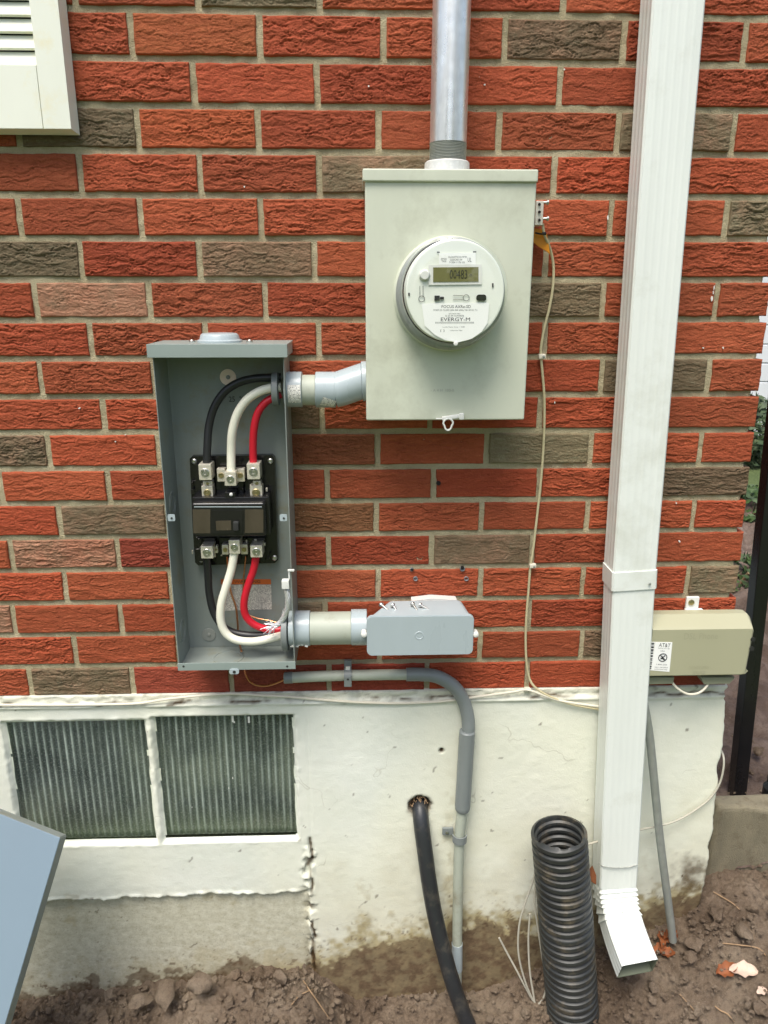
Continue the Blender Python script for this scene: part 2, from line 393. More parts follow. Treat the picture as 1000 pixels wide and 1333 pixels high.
M_conc = paint('old_concrete', C(132, 124, 102), .9, .25, .8, scale=18, dirt=C(92, 76, 56), bdist=.004)
M_siding = paint('white_siding', C(228, 230, 232), .5, .03)
M_trim = paint('grey_trim', C(130, 134, 136), .5, .05)

# ------------------------------------------------------------------ brick wall
LINES = [(1.9335, -.0027), (1.8643, -.0017), (1.7956, -.0002), (1.727, 0), (1.6584, .0009), (1.5892, .0018), (1.5215, .0011), (1.4533, .0009), (1.3863, .0017), (1.3189, .0006), (1.2534, -.0012), (1.1854, -.0009), (1.1183, .0005), (1.0507, .0025), (.9837, -.0008), (.9157, -.001), (.8474, -.0015), (.7781, .0003), (.7085, 0)]
def line(i, x):
    if i < 0: return LINES[0][0] - i * .0682 + LINES[0][1] * x
    return LINES[i][0] + LINES[i][1] * x
# per course, below joint i-1: photograph x of the head joints and a colour letter for each brick from left to right
YM = [-20, 45, 108, 168, 225, 282, 338, 390, 440, 490, 540, 585, 632, 676, 720, 763, 806, 847, 885]
ROWS = [
 ([95, 255.7, 415, 575, 735.5, 895], 'RRDRRRR'),
 ([8, 170, 337.5, 499, 658, 814, 972], 'RRORRDRR'),
 ([90, 251.6, 412.6, 572, 729.7, 890], 'RRRRRRR'),
 ([22, 178.5, 336, 493, 650, 805.5, 957], 'RDORRRDR'),
 ([-52, 103.7, 260, 415.7, 569, 722, 877], 'RRRRDRRR'),
 ([24.8, 182.6, 339.5, 493, 645, 796, 947], 'RRRRRRRD'),
 ([-50, 104.7, 259.4, 409, 560, 711, 862], 'RDRDRRRR'),
 ([45, 193.8, 345, 493, 640, 785.8, 933.7], 'RPRRRDRR'),
 ([-34, 117.3, 267, 415, 563, 710, 854], 'RRRRRRRR'),
 ([51.7, 200, 347, 493, 640, 784, 923.5], 'RRRRRRDR'),
 ([-10, 134.3, 278, 419, 560, 703.5, 846], 'RRRDRRRR'),
 ([62, 206, 349, 491.5, 633.6, 769.5, 912.6], 'DRRBRDRR'),
 ([0, 140.4, 283, 426, 564.6, 702.5, 838], 'RRRRRRRD'),
 ([76.5, 217.5, 352, 489.8, 626.8, 764.7, 903], 'RDMXRRRR'),
 ([13.6, 153, 291, 427.6, 562, 693, 829], 'RPMRRDRR'),
 ([84, 222, 357, 492.5, 625.8, 758.6, 895], 'RRRRRRRD'),
 ([17, 157, 290, 423.5, 556, 689, 822], 'PRRDRRRR'),
 ([97, 232, 362, 494, 624.8, 757, 888], 'RRRRRRDR'),
 ([38, 171.7, 301, 428.6, 556, 686.5, 814], 'RDMMMRRM'),
]
PAL = {'R': (.36, .074, .029), 'O': (.41, .098, .034), 'M': (.295, .057, .030), 'D': (.185, .130, .074), 'B': (.28, .092, .038), 'P': (.40, .165, .095), 'X': (.25, .105, .045)}
MORTAR_Y = .0048
def corner_x(z): return 1.311 + (1.475 - z) * .0315
BL, BH = .192, .0565
def brick_mesh(seed, L=BL, H=BH):
    rng = np.random.RandomState(seed); st = .0012
    nx, nz = int(round(L / st)) + 1, int(round(H / st)) + 1
    x, z = np.meshgrid(np.linspace(-L / 2, L / 2, nx), np.linspace(-H / 2, H / 2, nz))
    rough = rng.uniform(.45, 1.25)
    zz = z + .006 * fbm(x * 30, z * 60, seed + 50, 3) + .0026 * fbm(x * 95, z * 150, seed + 60, 2)
    n1 = fbm(x * rng.uniform(22, 40), zz * rng.uniform(160, 240), seed, 3, .5)
    n2 = fbm(x * 60, zz * 400, seed + 9, 2, .5)
    lo = fbm(x * 22, z * 45, seed + 20, 2)
    m = .35 + .65 * sstep(-.3, .35, lo)
    h = -.0025 * np.exp(-(n1 / .075) ** 2) * m - .0011 * np.exp(-(n2 / .11) ** 2)
    fr = (zz * rng.uniform(125, 170) + .8 * fbm(x * 30, z * 12, seed + 33, 2)) % 1.0       # overlapping scales
    h += .0011 * (fr - .5) * m + .0016 * n1 + .0010 * lo
    h *= rough
    h += .0003 * (rng.rand(*h.shape) - .5)
    d = np.minimum(np.minimum(x + L / 2, L / 2 - x), np.minimum(z + H / 2, H / 2 - z)); rad = .0034
    q = np.clip(1 - d / rad, 0, 1); y = -h * sstep(0, .004, d) + rad * .8 * (1 - np.sqrt(np.clip(1 - q * q, 0, 1)))
    # uneven arris
    ex = .0011 * fbm(z * 60, x * 0 + seed, seed + 3, 3); ez = .0012 * fbm(x * 45, z * 0 + seed, seed + 4, 3)
    x2 = x + ex * sstep(.012, 0, d); z2 = z + ez * sstep(.012, 0, d)
    F = np.stack([x2, y, z2], -1)
    P = np.pad(F, ((1, 1), (1, 1), (0, 0)), mode='edge'); P[0, :, 1] = P[-1, :, 1] = .03; P[:, 0, 1] = P[:, -1, 1] = .03
    me = grid_mesh('brick', P); me.materials.append(M_brick); return me
BRICKS = [brick_mesh(100 + 7 * i) for i in range(14)]
HALVES = [brick_mesh(900 + 7 * i, .095) for i in range(6)]
random.seed(4)
wall = thing('brick_wall', 'rugged red brick house wall with scattered dark bricks and sandy mortar', 'wall', (.3, 0, .70))
WL = world_loc(wall)
def place_brick(x0, x1, z0, z1, ch, tilt=0):
    w, h = x1 - x0, z1 - z0
    if w < .02: return
    half = w < .135
    me = random.choice(HALVES if half else BRICKS)
    o = bpy.data.objects.new('brick', me); COL.objects.link(o); o.parent = wall
    o.location = Vector(((x0 + x1) / 2, random.uniform(-.0012, .0012), (z0 + z1) / 2)) - WL
    fl = random.random() < .5
    o.scale = (w / (.095 if half else BL), 1, h / BH)
    if fl: o.rotation_euler = (0, math.pi + tilt, 0)
    else: o.rotation_euler = (0, tilt, 0)
    k = random.uniform(.80, 1.14); p = PAL[ch]
    g = random.uniform(.90, 1.16)
    o.color = (p[0] * k, p[1] * k * g, p[2] * k * g, .15 if ch == 'P' else (.55 if ch == 'D' and random.random() < .5 else 1))
    return o
spare = []                                                            # bricks beyond the frame: joined into one part
for i, (js, cols) in enumerate(ROWS):
    ym = YM[i]
    zc = line(i - 1, .5) if i else line(-1, .5)
    z_mid = (line(i - 1, .5) + line(i, .5)) / 2
    X = []
    for x in js:
        p = at(x, ym, 0); X.append(p.x)
    xc = corner_x(z_mid) + random.uniform(-.002, .002)
    X = [X[0] - .2027] + X
    while len(X) > 1 and xc - X[-1] < .03: X.pop()
    while xc - X[-1] > .24: X.append(X[-1] + .2027)
    X.append(xc + .0058)
    for k in range(len(X) - 1):
        a, b = X[k] + .0053, X[k + 1] - .0053
        ch = cols[k] if k < len(cols) else 'R'
        zt, zb = line(i - 1, (a + b) / 2) - .0054, line(i, (a + b) / 2) + .0054
        tl = -(LINES[i][1]) * .5 + random.uniform(-.002, .002)
        place_brick(a, b, zb, zt, ch, tl)
    x = X[0]
    while x > -1.6: spare.append((x - .1977, x - .005, line(i, x) + .0055, line(i - 1, x) - .0055)); x -= .2027
for i in range(-1, -9, -1):
    x = -1.6 + (.1 if i % 2 else 0)
    while x < 1.1: spare.append((x + .005, x + .1977, line(i, x) + .0055, line(i - 1, x) - .0055)); x += .2027
bm = B()
for a, b, c, d in spare: box(bm, ((a + b) / 2, .015 - .001, (c + d) / 2), (b - a, .03, d - c), .003, seg=1)
for i in range(-8, 19):                                               # return wall round the corner
    y = .002 if i % 2 else .1; z0, z1 = line(i, 1.3) + .0055, line(i - 1, 1.3) - .0055; xc = corner_x((z0 + z1) / 2)
    if i % 2 == 0: box(bm, (xc - .02, .05, (z0 + z1) / 2), (.036, .085, z1 - z0), .003, seg=1)
    else: box(bm, (xc - .02, .10, (z0 + z1) / 2), (.036, .185, z1 - z0), .003, seg=1)
    y = .1 if i % 2 == 0 else .2
    while y < 2.0: box(bm, (xc - .015, y + .1, (z0 + z1) / 2), (.03, .1927, z1 - z0), .003, seg=1); y += .2027
sp = obj('brick', bm, M_brick, wall, 0); sp['kind'] = 'stuff'; sp.color = (*PAL['R'], 1)
# mortar: a recessed sheet with soft unevenness, closed to a body
nx, nz = 560, 480
gx, gz = np.meshgrid(np.linspace(-1.7, 1, nx), np.linspace(.70, 2.62, nz))
t_ = (gx + 1.7) / 2.7; xr = 1.311 + (1.475 - gz) * .0315 - .011 + .003 * fbm(gz * 30, gz * 0, 8, 2); gx = -1.7 + t_ * (xr + 1.7)
gy = MORTAR_Y + .0022 * fbm(gx * 60, gz * 60, 21, 4) + .0012 * fbm(gx * 9, gz * 9, 22, 2)
P = np.stack([gx, gy, gz], -1) - np.array(WL)
Pb = P.copy()
P2 = np.pad(P, ((1, 1), (1, 1), (0, 0)), mode='edge'); P2[0, :, 1] = P2[-1, :, 1] = 2.0; P2[:, 0, 1] = P2[:, -1, 1] = 2.0
link('mortar', grid_mesh('mortar', P2), M_mortar, wall)
# small holes and plastic anchors in the bricks
bm = B()
for x, y, r in ((536, 741, 3.2), (541, 753, 4), (602, 740, 4.5), (607, 753, 4)):
    p = at(x, y, 0); k = r / 1000
    lathe(bm, p + Vector((0, -.0035, 0)), (0, 1, 0), [(0, k), (.0005, k * 1.15), (.004, k * 1.1), (.006, k)], 14, (False, False))
    lathe(bm, p + Vector((0, -.0035, 0)), (0, 1, 0), [(0, k), (.004, k * .6)], 14, (False, True))
objs('wall_anchor', bm, M_trim, wall)
bm = B(); lathe(bm, at(571, 629, -.003), (0, 1, 0), [(0, .0045), (.004, .004)], 12); 
p = at(602, 739, -.004); lathe(bm, p, (0, 1, 0), [(0, .0035), (.003, .003)], 10); p = at(537, 742, -.004); lathe(bm, p, (0, 1, 0), [(0, .0028), (.003, .003)], 10)
objs('drill_hole', bm, M_dark, wall)

bm = B(); rf = random.Random(12)
for x, y, w, h in ((791.5, 283, 2.2, 8), (930, 374, 1.8, 7), (929, 381, 1.4, 5), (927, 389, 3, 8), (722.5, 524, 1.4, 5), (103, 531.5, 3, 2.4), (163, 566, 1.6, 1.6), (318, 243, 2, 2), (480, 112, 2, 2.4), (631, 110, 2.4, 2), (942, 453, 1.6, 3), (916, 453, 2, 2), (881, 655, 2, 3), (150, 575, 2, 1.6), (885, 705, 3, 3), (735, 90, 2, 2)):
    p = at(x, y, -.0025); k = .0013; n = 7; a0 = rf.uniform(0, 6)
    prism(bm, [p + Vector((k * w * .5 * math.cos(a0 + 6.283 * i / n) * rf.uniform(.6, 1.2), 0, k * h * .5 * math.sin(a0 + 6.283 * i / n) * rf.uniform(.6, 1.2))) for i in range(n)], (0, .0035, 0))
objs('paint_fleck', bm, M_caulk, wall, 0)

# ------------------------------------------------------------------ foundation with glass block window
fnd = thing('foundation_wall', 'white painted concrete foundation with peeling paint and mud stains along the ground', 'foundation', (.3, 0, 0))
FL = world_loc(fnd); FY = -.007
G1 = [at(5, 938, .002), at(194, 935, .002), at(201, 1093, .002), at(10, 1099, .002)]
G2 = [at(203, 932, .002), at(383, 928, .002), at(388, 1089, .002), at(211, 1092, .002)]
g1 = (G1[0].x, (G1[1].x + G1[2].x) / 2, (G1[2].z + G1[3].z) / 2, (G1[0].z + G1[1].z) / 2)
g2 = ((G2[0].x + G2[3].x) / 2, (G2[1].x + G2[2].x) / 2, (G2[2].z + G2[3].z) / 2, (G2[0].z + G2[1].z) / 2)
st = .0034; x0, x1, z0, z1 = -.75, 1.352, -.12, .714
nx, nz = int((x1 - x0) / st), int((z1 - z0) / st)
gx, gz = np.meshgrid(np.linspace(x0, x1, nx), np.linspace(z0, z1, nz))
xe = 1.334 + (.69 - gz) * .028 + .006 * fbm(gz * 25, gz * 0 + 3, 71, 3) - .012 * sstep(.66, .72, gz) * (.5 + vnoise(gz * 80, gz * 0, 5)) - .02 * sstep(.28, .1, gz) * (.5 + .5 * vnoise(gz * 30, gz * 0, 6))
s_ = (gx - x0) / (x1 - x0); gx = x0 + s_ * (xe - x0)
big = fbm(gx * 6, gz * 6, 31, 3); fine = fbm(gx * 70, gz * 70, 32, 4)
y = FY + .0013 * big + .0004 * fine + .0002 * fbm(gx * 24, gz * 60, 41, 3)
zl = at(250, 1164).z + .005 * fbm(gx * 22, gx * 0, 33, 3) + .0045 * fbm(gx * 75, gx * 0, 83, 3) + (gx - .2) * .012                  # peeled ledge on the left
xs = at(405, 1170).x + .006 * fbm(gz * 22, gz * 0, 34, 3)
left = sstep(xs, xs - .006, gx)
raw = left * sstep(zl + .002, zl - .002, gz)
y += raw * .008; y -= left * np.exp(-((gz - zl - .004) / .004) ** 2) * .0035 * np.clip(.6 + 1.2 * fbm(gx * 60, gz * 60, 84, 3), 0, 1.5)
strip = np.exp(-((gx - xs + .002) / .011) ** 2) * sstep(.36, .30, gz) * (.4 + .6 * sstep(-.1, .3, fbm(gx * 70, gz * 45, 36, 3)))
y += strip * .007 * np.sign(fbm(gx * 60, gz * 40, 35, 2))
crack = np.exp(-((gx - xs - .004 - .003 * fbm(gz * 40, gz * 0, 37, 3)) / .003) ** 2) * sstep(.42, .36, gz) * sstep(-.25, .15, fbm(gz * 18, gz * 0 + 2, 38, 2))
y += crack * .006
seam = np.exp(-((gx - at(402, 980).x) / .0022) ** 2) * sstep(.34, .4, gz); y += seam * .001
hole_c = at(546, 1049, FY); rad = np.sqrt((gx - hole_c.x) ** 2 + (gz - hole_c.z) ** 2) + .0035 * fbm(gx * 90, gz * 90, 39, 2)
hole = sstep(.0245, .019, rad); y += hole * .09
nail = at(575, 977, FY); rn = np.hypot(gx - nail.x, gz - nail.z); y += sstep(.006, .003, rn) * .008
top = sstep(.688, .700, gz + .006 * fbm(gx * 26, gz * 0, 43, 3)); y += top * (.004 + .004 * fbm(gx * 60, gz * 110, 44, 4)) - .006 * np.exp(-((gz - .693) / .004) ** 2)
for a in (g1, g2):
    inx = np.minimum(gx - a[0], a[1] - gx); inz = np.minimum(gz - a[2], a[3] - gz); ins = np.minimum(inx, inz) + .0012 * fbm(gx * 80, gz * 80, 45, 3) + .001
    y += sstep(-.002, .002, ins) * .011 - np.exp(-((ins + .005) / .003) ** 2) * .0022 * np.clip(fbm(gx * 60, gz * 60, 46, 3) + .2, 0, 1)
f_n = fbm(gx * 14, gz * 14, 51, 4); f_h = fbm(gx * 60, gz * 60, 52, 4)
lvl = np.interp(gx, [-.7, .1, .30, .44, .50, .56, .75, .80, .90, .96, 1.1, 1.2, 1.36], [-.09, -.022, .018, .030, .02, .075, .095, .12, .125, .10, .13, .13, .20])
mud = np.clip(sstep(.010, -.006, gz - lvl + .06 * f_n + .035 * f_h) * (.72 + .28 * sstep(-.3, .3, f_h)) + .7 * sstep(.52, .60, fbm(gx * 110, gz * 110, 64, 2)) * sstep(.10, .0, gz - lvl + .06 * f_n), 0, 1)
tan = np.clip(sstep(.07, .0, gz - lvl + .07 * f_n + .05 * f_h) * (1 - raw * .5), 0, 1) * .75
tan = np.clip(tan + .25 * sstep(.28, .05, gz - lvl + .15 * f_n) * (1 - raw) + .5 * sstep(.45, .7, f_n + .35 * f_h) * sstep(.4, .1, gz), 0, 1)
xst = at(560, 1100, FY).x + .012                                        # rusty run below the hole
tan = np.clip(tan + .45 * np.exp(-((gx - xst - .03) / .015) ** 2) * sstep(.62, .3, gz) * sstep(-.3, .4, f_h), 0, 1)
dirt = np.clip(crack * 1.2 + hole * 1.2 + np.exp(-((rad - .024) / .005) ** 2) * .8 + sstep(.007, .004, rn), 0, 1)
f_h0 = fbm(gx * 30, gz * 30, 67, 3); cs = at(902, 1145, FY); dirt = np.clip(dirt + sstep(.06, .0, np.hypot(gx - cs.x, (gz - cs.z) * .6) + .03 * f_n + .03 * f_h) * .8, 0, 1)
dirt = np.clip(dirt + strip * sstep(.05, .3, fbm(gx * 60, gz * 40, 35, 2)) * .9, 0, 1)
dirt = np.clip(dirt + .95 * np.exp(-((gz - .6985 - .006 * fbm(gx * 22, gx * 0, 61, 4)) / .0022) ** 2) * sstep(-.25, .1, fbm(gx * 20, gx * 0 + 5, 62, 3)) + .35 * sstep(.686, .700, gz + .012 * f_h) * sstep(.1, .5, fbm(gx * 45, gz * 70, 66, 4)), 0, 1)
dirt = np.clip(dirt + .6 * sstep(.80, .84, fbm(gx * 70 + .8 * f_h0, gz * 70 + .8 * f_h0, 63, 2)), 0, 1)
raw2 = np.clip(raw + .5 * sstep(.690, .704, gz + .006 * f_h), 0, 1)
P = np.stack([gx, y, gz], -1) - np.array(FL)
cx = (gx[:-1, :-1] + gx[1:, 1:]) / 2; cz = (gz[:-1, :-1] + gz[1:, 1:]) / 2; keep = np.ones(cx.shape, bool)
for a in (g1, g2): keep &= ~((cx > a[0] + .0035) & (cx < a[1] - .0035) & (cz > a[2] + .0035) & (cz < a[3] - .0035))
P2 = np.pad(P, ((1, 1), (1, 1), (0, 0)), mode='edge'); P2[-1, :, 1] = P2[0, :, 1] = .05; P2[:, -1, 1] = 1.9; P2[-1, -1, 1] = P2[0, -1, 1] = .1
keep2 = np.pad(keep, 1, constant_values=True)
me = grid_mesh('painted_face', P2, keep2)
for n_, a in (('raw', raw2), ('mud', mud), ('dirt', dirt), ('tan', tan)): attr(me, n_, np.pad(a, 1, mode='edge'))
link('painted_face', me, M_found, fnd)

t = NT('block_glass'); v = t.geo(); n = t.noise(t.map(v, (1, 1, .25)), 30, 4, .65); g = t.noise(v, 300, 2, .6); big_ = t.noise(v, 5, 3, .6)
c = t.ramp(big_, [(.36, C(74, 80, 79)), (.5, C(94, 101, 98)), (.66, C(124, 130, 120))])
c = t.mix(t.math('MULTIPLY', t.math('POWER', t.attr('crest'), 3.0), t.mr(n, .34, .7, .12, .95)), c, C(206, 214, 206)); c = t.mix(t.mr(g, .62, .75, 0, .35), c, C(150, 158, 146))  # bright light streaks painted as pale colour on the flute crests
c = t.mix(t.math('MULTIPLY', t.attr('foot'), t.mr(n, .2, .8, .45, .8)), c, C(122, 134, 104))  # green lawn reflection painted into the lower part of each block
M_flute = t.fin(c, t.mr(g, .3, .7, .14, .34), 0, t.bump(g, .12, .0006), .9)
M_gedge = paint('green_glass_edge', C(74, 88, 68), .25, .2, spec=.8)
win = B(); box(win, ((g1[0] + g2[1]) / 2, .10, (g1[2] + g1[3]) / 2), (g2[1] - g1[0] + .1, .004, .38)); 
win = obj('window', win, M_dark, fnd, 0)
for a in (g1, g2):
    bm = B(); nfl = 20; n = nfl * 8; top_, bot_ = a[3] - .0005, a[2] + .0005; xl, xr_ = a[0] + .0005, a[1] - .0005
    rows = []
    for j, zz in enumerate([bot_, bot_ + .012, bot_ + .03, bot_ + .055, bot_ + .08, (bot_ + top_) / 2, top_ - .012, top_ - .002, top_]):
        amp = (.0008, .0025, .0045, .0056, .006, .006, .006, .0058, .005)[j]
        rows.append([bm.verts.new((xl + (xr_ - xl) * i / n, .014 - amp * (.5 + .5 * math.cos(2 * math.pi * i * nfl / n)) + (.002 if j == 0 else 0), zz)) for i in range(n + 1)])
    for p, q in zip(rows, rows[1:]):
        for i in range(n): bm.faces.new((p[i], p[i + 1], q[i + 1], q[i]))
    f0 = [rows[0][0], rows[0][-1], rows[-1][-1], rows[-1][0]]
    bk = [bm.verts.new((v.co.x, .09, v.co.z)) for v in f0]
    for i in range(4): bm.faces.new((f0[i], f0[(i + 1) % 4], bk[(i + 1) % 4], bk[i]))
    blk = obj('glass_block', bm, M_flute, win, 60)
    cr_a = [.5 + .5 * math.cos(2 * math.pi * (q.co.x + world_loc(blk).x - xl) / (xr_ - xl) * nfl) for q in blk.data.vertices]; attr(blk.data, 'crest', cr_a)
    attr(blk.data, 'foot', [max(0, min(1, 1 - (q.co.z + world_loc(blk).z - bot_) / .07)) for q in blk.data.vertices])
# clear outer skin of both blocks
    bm = B(); box(bm, ((xl + xr_) / 2, .0055, (bot_ + top_) / 2), (xr_ - xl - .001, .005, top_ - bot_ - .001), .0018)
    sk = obj('glass_face', bm, M_pane, win, 30)
bm = B()
for i, (sx, sy, r) in enumerate(((303, 936, 3), (324, 937, 3), (303, 1013, 1.4), (298, 1026, 1.3), (305, 940, 2), (250, 1051, 1))):
    p = at(sx, sy, .0022); box(bm, p, (r * .0014, .002, r * .0022 * (2.2 if i < 2 else 1)), .0006)
objs('paint_fleck', bm, M_caulk, win)

# ------------------------------------------------------------------ ground
def hsoil(X, Y):
    base = np.interp(X, [-.8, -.2, .1, .3, .45, .55, .85, 1.0, 1.15, 1.3, 1.45, 1.7, 6], [-.085, -.075, -.045, -.015, .0, -.09, -.075, .0, .06, .13, .19, .20, .22])
    front = np.clip(-Y, 0, 1); base = base - front * np.interp(X, [-.8, .4, .55, .9, 1.1, 1.4], [-.02, -.06, .10, .05, .22, .30])
    mound = .028 * np.exp(-((Y + .085) / .06) ** 2) * np.interp(X, [-.6, .0, .2, .42, .50], [.6, .7, 1.1, 1.3, 0])
    return base + mound
def soil_grid(xa, xb, ya, yb, st, name, amp=1, seed=3):
    nx, ny = int((xb - xa) / st), int((yb - ya) / st); X, Y = np.meshgrid(np.linspace(xa, xb, nx), np.linspace(ya, yb, ny))
    la = np.interp(X, [-.8, .42, .52, .8, .95, 1.1, 3], [1.15, 1.15, .25, .25, .7, .8, 1.1]) * amp
    wx = X + .012 * fbm(X * 40, Y * 40, seed + 8, 3); wy = Y + .012 * fbm(X * 40 + 9, Y * 40, seed + 9, 3); ms = .35 + .65 * sstep(-.15, .3, fbm(X * 8, Y * 8, seed + 11, 2))
    H = hsoil(X, Y) + la * ms * (.34 * domes(wx, wy, .050, seed) + .42 * domes(wx + .3, wy, .024, seed + 1) + .5 * domes(wx, wy + .2, .012, seed + 2)) + .016 * fbm(X * 11, Y * 11, seed + 3, 4) * la + .009 * fbm(X * 70, Y * 70, seed + 5, 5, .6) - .012 * la
    me = grid_mesh(name, np.stack([X, Y, H], -1)); return me
so_ = link('soil', soil_grid(-.75, 1.9, -.50, .06, .003, 'soil'), M_soil); so_['kind'] = 'structure'
M_soil2 = soil_material('mulchy_soil', (.86, .84, .95))
s2 = link('soil_bank', soil_grid(1.34, 5.2, .055, 3.3, .014, 'soil_bank', 2.2, 13), M_soil2); s2['kind'] = 'structure'
t = NT('lawn_ground'); v = t.geo(); c = t.mix(t.noise(v, 3, 5, .7), C(66, 84, 42), C(98, 110, 62)); M_lawn = t.fin(c, .95, 0, t.bump(t.noise(v, 60, 4), .8, .02))
bm = B(); bm.faces.new([bm.verts.new(p) for p in ((-120, -160, -.14), (120, -160, -.14), (120, 160, -.14), (-120, 160, -.14))])
obj('ground', bm, M_lawn, None, 0)['kind'] = 'structure'
bm = B(); box(bm, (8, 12, .02), (14, 18.0, .36)); obj('lawn', bm, M_lawn, None, 0)['kind'] = 'structure'
# loose crumbs of soil
rng = random.Random(8); bm = B()
ico = bmesh.new(); bmesh.ops.create_icosphere(ico, subdivisions=2, radius=1); iv = [v.co.copy() for v in ico.verts]; if_ = [[v.index for v in f.verts] for f in ico.faces]; ico.free()
def clod(bm, c, r, sd, iv=iv, if_=if_):
    off = Vector((sd * 3.7, sd * 1.3, sd * 2.1)); sq = (rng.uniform(.75, 1.25), rng.uniform(.75, 1.25), rng.uniform(.55, .9)); vs = []
    for p in iv:
        k = 1 + .55 * mnoise.noise(p * 1.3 + off) + .34 * mnoise.noise(p * 3.2 + off)
        vs.append(bm.verts.new((c[0] + p.x * r * k * sq[0], c[1] + p.y * r * k * sq[1], c[2] + p.z * r * k * sq[2])))
    for f in if_: bm.faces.new([vs[i] for i in f])
ico = bmesh.new(); bmesh.ops.create_icosphere(ico, subdivisions=1, radius=1); iv1 = [v.co.copy() for v in ico.verts]; if1 = [[v.index for v in f.verts] for f in ico.faces]; ico.free()
def crumb_set(iv, if_, n, rf, seed):
    rs = np.random.RandomState(seed); V = np.array([list(v) for v in iv]); Fq = np.array(if_); shp = []
    for k in range(16):
        off = Vector((k * 3.7, k * 1.3, k * 2.1)); kk = np.array([1 + .6 * mnoise.noise(Vector(p) * 1.3 + off) + .4 * mnoise.noise(Vector(p) * 3.1 + off) for p in iv])
        shp.append(V * kk[:, None] * rs.uniform(.6, 1.25, 3) * np.array([1, 1, .8]))
    shp = np.array(shp); u = rs.rand(n); X = np.where(u < .45, rs.uniform(-.45, .47, n), np.where(u < .58, rs.uniform(.47, .95, n), rs.uniform(.95, 1.75, n)))
    Y = np.where((X > 1.37) & (rs.rand(n) < .35), rs.uniform(-.02, .7, n), rs.uniform(-.32, -.014, n)); r = rf(rs, n)
    Z = hsoil(X, Y) + .010 + r * .25 + rs.uniform(-.004, .004, n); a = rs.uniform(0, 6.28, n); P = shp[rs.randint(0, 16, n)] * r[:, None, None]
    ca, sa = np.cos(a)[:, None], np.sin(a)[:, None]; Q = np.stack([P[..., 0] * ca - P[..., 1] * sa, P[..., 0] * sa + P[..., 1] * ca, P[..., 2]], -1) + np.stack([X, Y, Z], -1)[:, None, :]
    return Q.reshape(-1, 3), (Fq[None] + (np.arange(n) * len(V))[:, None, None]).reshape(-1, 3)
ico = bmesh.new(); bmesh.ops.create_icosphere(ico, subdivisions=1, radius=1); ivb = [v.co.copy() for v in ico.verts]; ifb = [[v.index for v in f.verts] for f in ico.faces]; ico.free()
sets = [crumb_set(iv1, if1, 7000, lambda q, n: .0012 + np.minimum(q.exponential(.0010, n), .003), 1), crumb_set(iv1, if1, 1700, lambda q, n: .003 + np.minimum(q.exponential(.0016, n), .005), 2), crumb_set(iv, if_, 330, lambda q, n: .006 + np.minimum(q.exponential(.004, n), .012), 3)]
vv_, ff_, o_ = [], [], 0
for q, f in sets: vv_.append(q); ff_.append(f + o_); o_ += len(q)
vv_, ff_ = np.concatenate(vv_), np.concatenate(ff_)
me = bpy.data.meshes.new('soil_clods'); me.vertices.add(len(vv_)); me.vertices.foreach_set('co', vv_.astype(np.float32).ravel()); me.loops.add(ff_.size); me.loops.foreach_set('vertex_index', ff_.astype(np.int32).ravel())
me.polygons.add(len(ff_)); me.polygons.foreach_set('loop_start', np.arange(0, ff_.size, 3, dtype=np.int32)); me.update(calc_edges=True); me.shade_smooth(); me.set_sharp_from_angle(angle=R(35))
link('soil_clods', me, M_soil)['kind'] = 'stuff'
# a few lumps big enough to point at
LUMPS = [(215, 1292, 15, 'large rounded soil clod left of the middle of the dirt heap'), (182, 1304, 12, 'soil clod beside the largest clod, towards the left window'), (262, 1281, 13, 'flat soil clod below the right glass block'),
         (948, 1160, 16, 'broad soil clod at the foot of the concrete block'), (968, 1212, 11, 'smooth brown clod right of the leaning rod'), (925, 1247, 8, 'small round clod above the torn pale leaf')]
for x, y, r, lb in LUMPS:
    Y = -.1 if x < 500 else (.02 if y < 1180 else -.09); p = at(x, y, Y); rr = r / 600
    bm = B(); clod(bm, p, rr, x * .37); tag(obj('soil_clod', bm, M_soil, None, 60), lb, 'soil clod', 'big clods of soil')
# ------------------------------------------------------------------ louvred shutter, top left
YS = -.034
shut = thing('shutter', 'cream louvred window shutter hanging at the top left corner', 'shutter', at(60, 168, 0))
c_in = at(93, 168, YS); c_out = at(104, 176, -.004); top_z = c_in.z + .75; xl = c_in.x - .42
lv = at(47, 84, YS); lv_x = lv.x; lv_z = lv.z
bm = B()
def bevboard(bm, x0, x1, z0, z1):
    box(bm, ((x0 + x1) / 2, YS + .014, (z0 + z1) / 2), (x1 - x0, .028, z1 - z0), .0012)
bevboard(bm, lv_x, c_in.x, c_in.z, top_z); bevboard(bm, xl, lv_x - .0005, c_in.z, lv_z)
bevboard(bm, xl - .06, xl - .0005, c_in.z, top_z)
# bevelled outer edge running back to the wall
def loft(bm, a, b):
    va = [bm.verts.new(p) for p in a]; vb = [bm.verts.new(p) for p in b]
    for i in range(len(a)): bm.faces.new((va[i], va[(i + 1) % len(a)], vb[(i + 1) % len(a)], vb[i]))
    bm.faces.new(va); bm.faces.new(vb[::-1])
e = c_out.x - c_in.x; eb = c_in.z - c_out.z
loft(bm, [Vector((c_in.x, YS + .001, c_in.z)), Vector((c_in.x + e, -.004, c_in.z - eb)), Vector((c_in.x, -.004, c_in.z - eb * .3))], [Vector((c_in.x, YS + .001, top_z)), Vector((c_in.x + e, -.004, top_z)), Vector((c_in.x, -.004, top_z))])
loft(bm, [Vector((xl - .06, YS + .001, c_in.z)), Vector((xl - .06, -.004, c_in.z - eb)), Vector((xl - .06, -.004, c_in.z + .01))], [Vector((c_in.x, YS + .001, c_in.z)), Vector((c_in.x + e, -.004, c_in.z - eb)), Vector((c_in.x, -.004, c_in.z + .01))])
obj('frame', bm, M_shutter, shut)
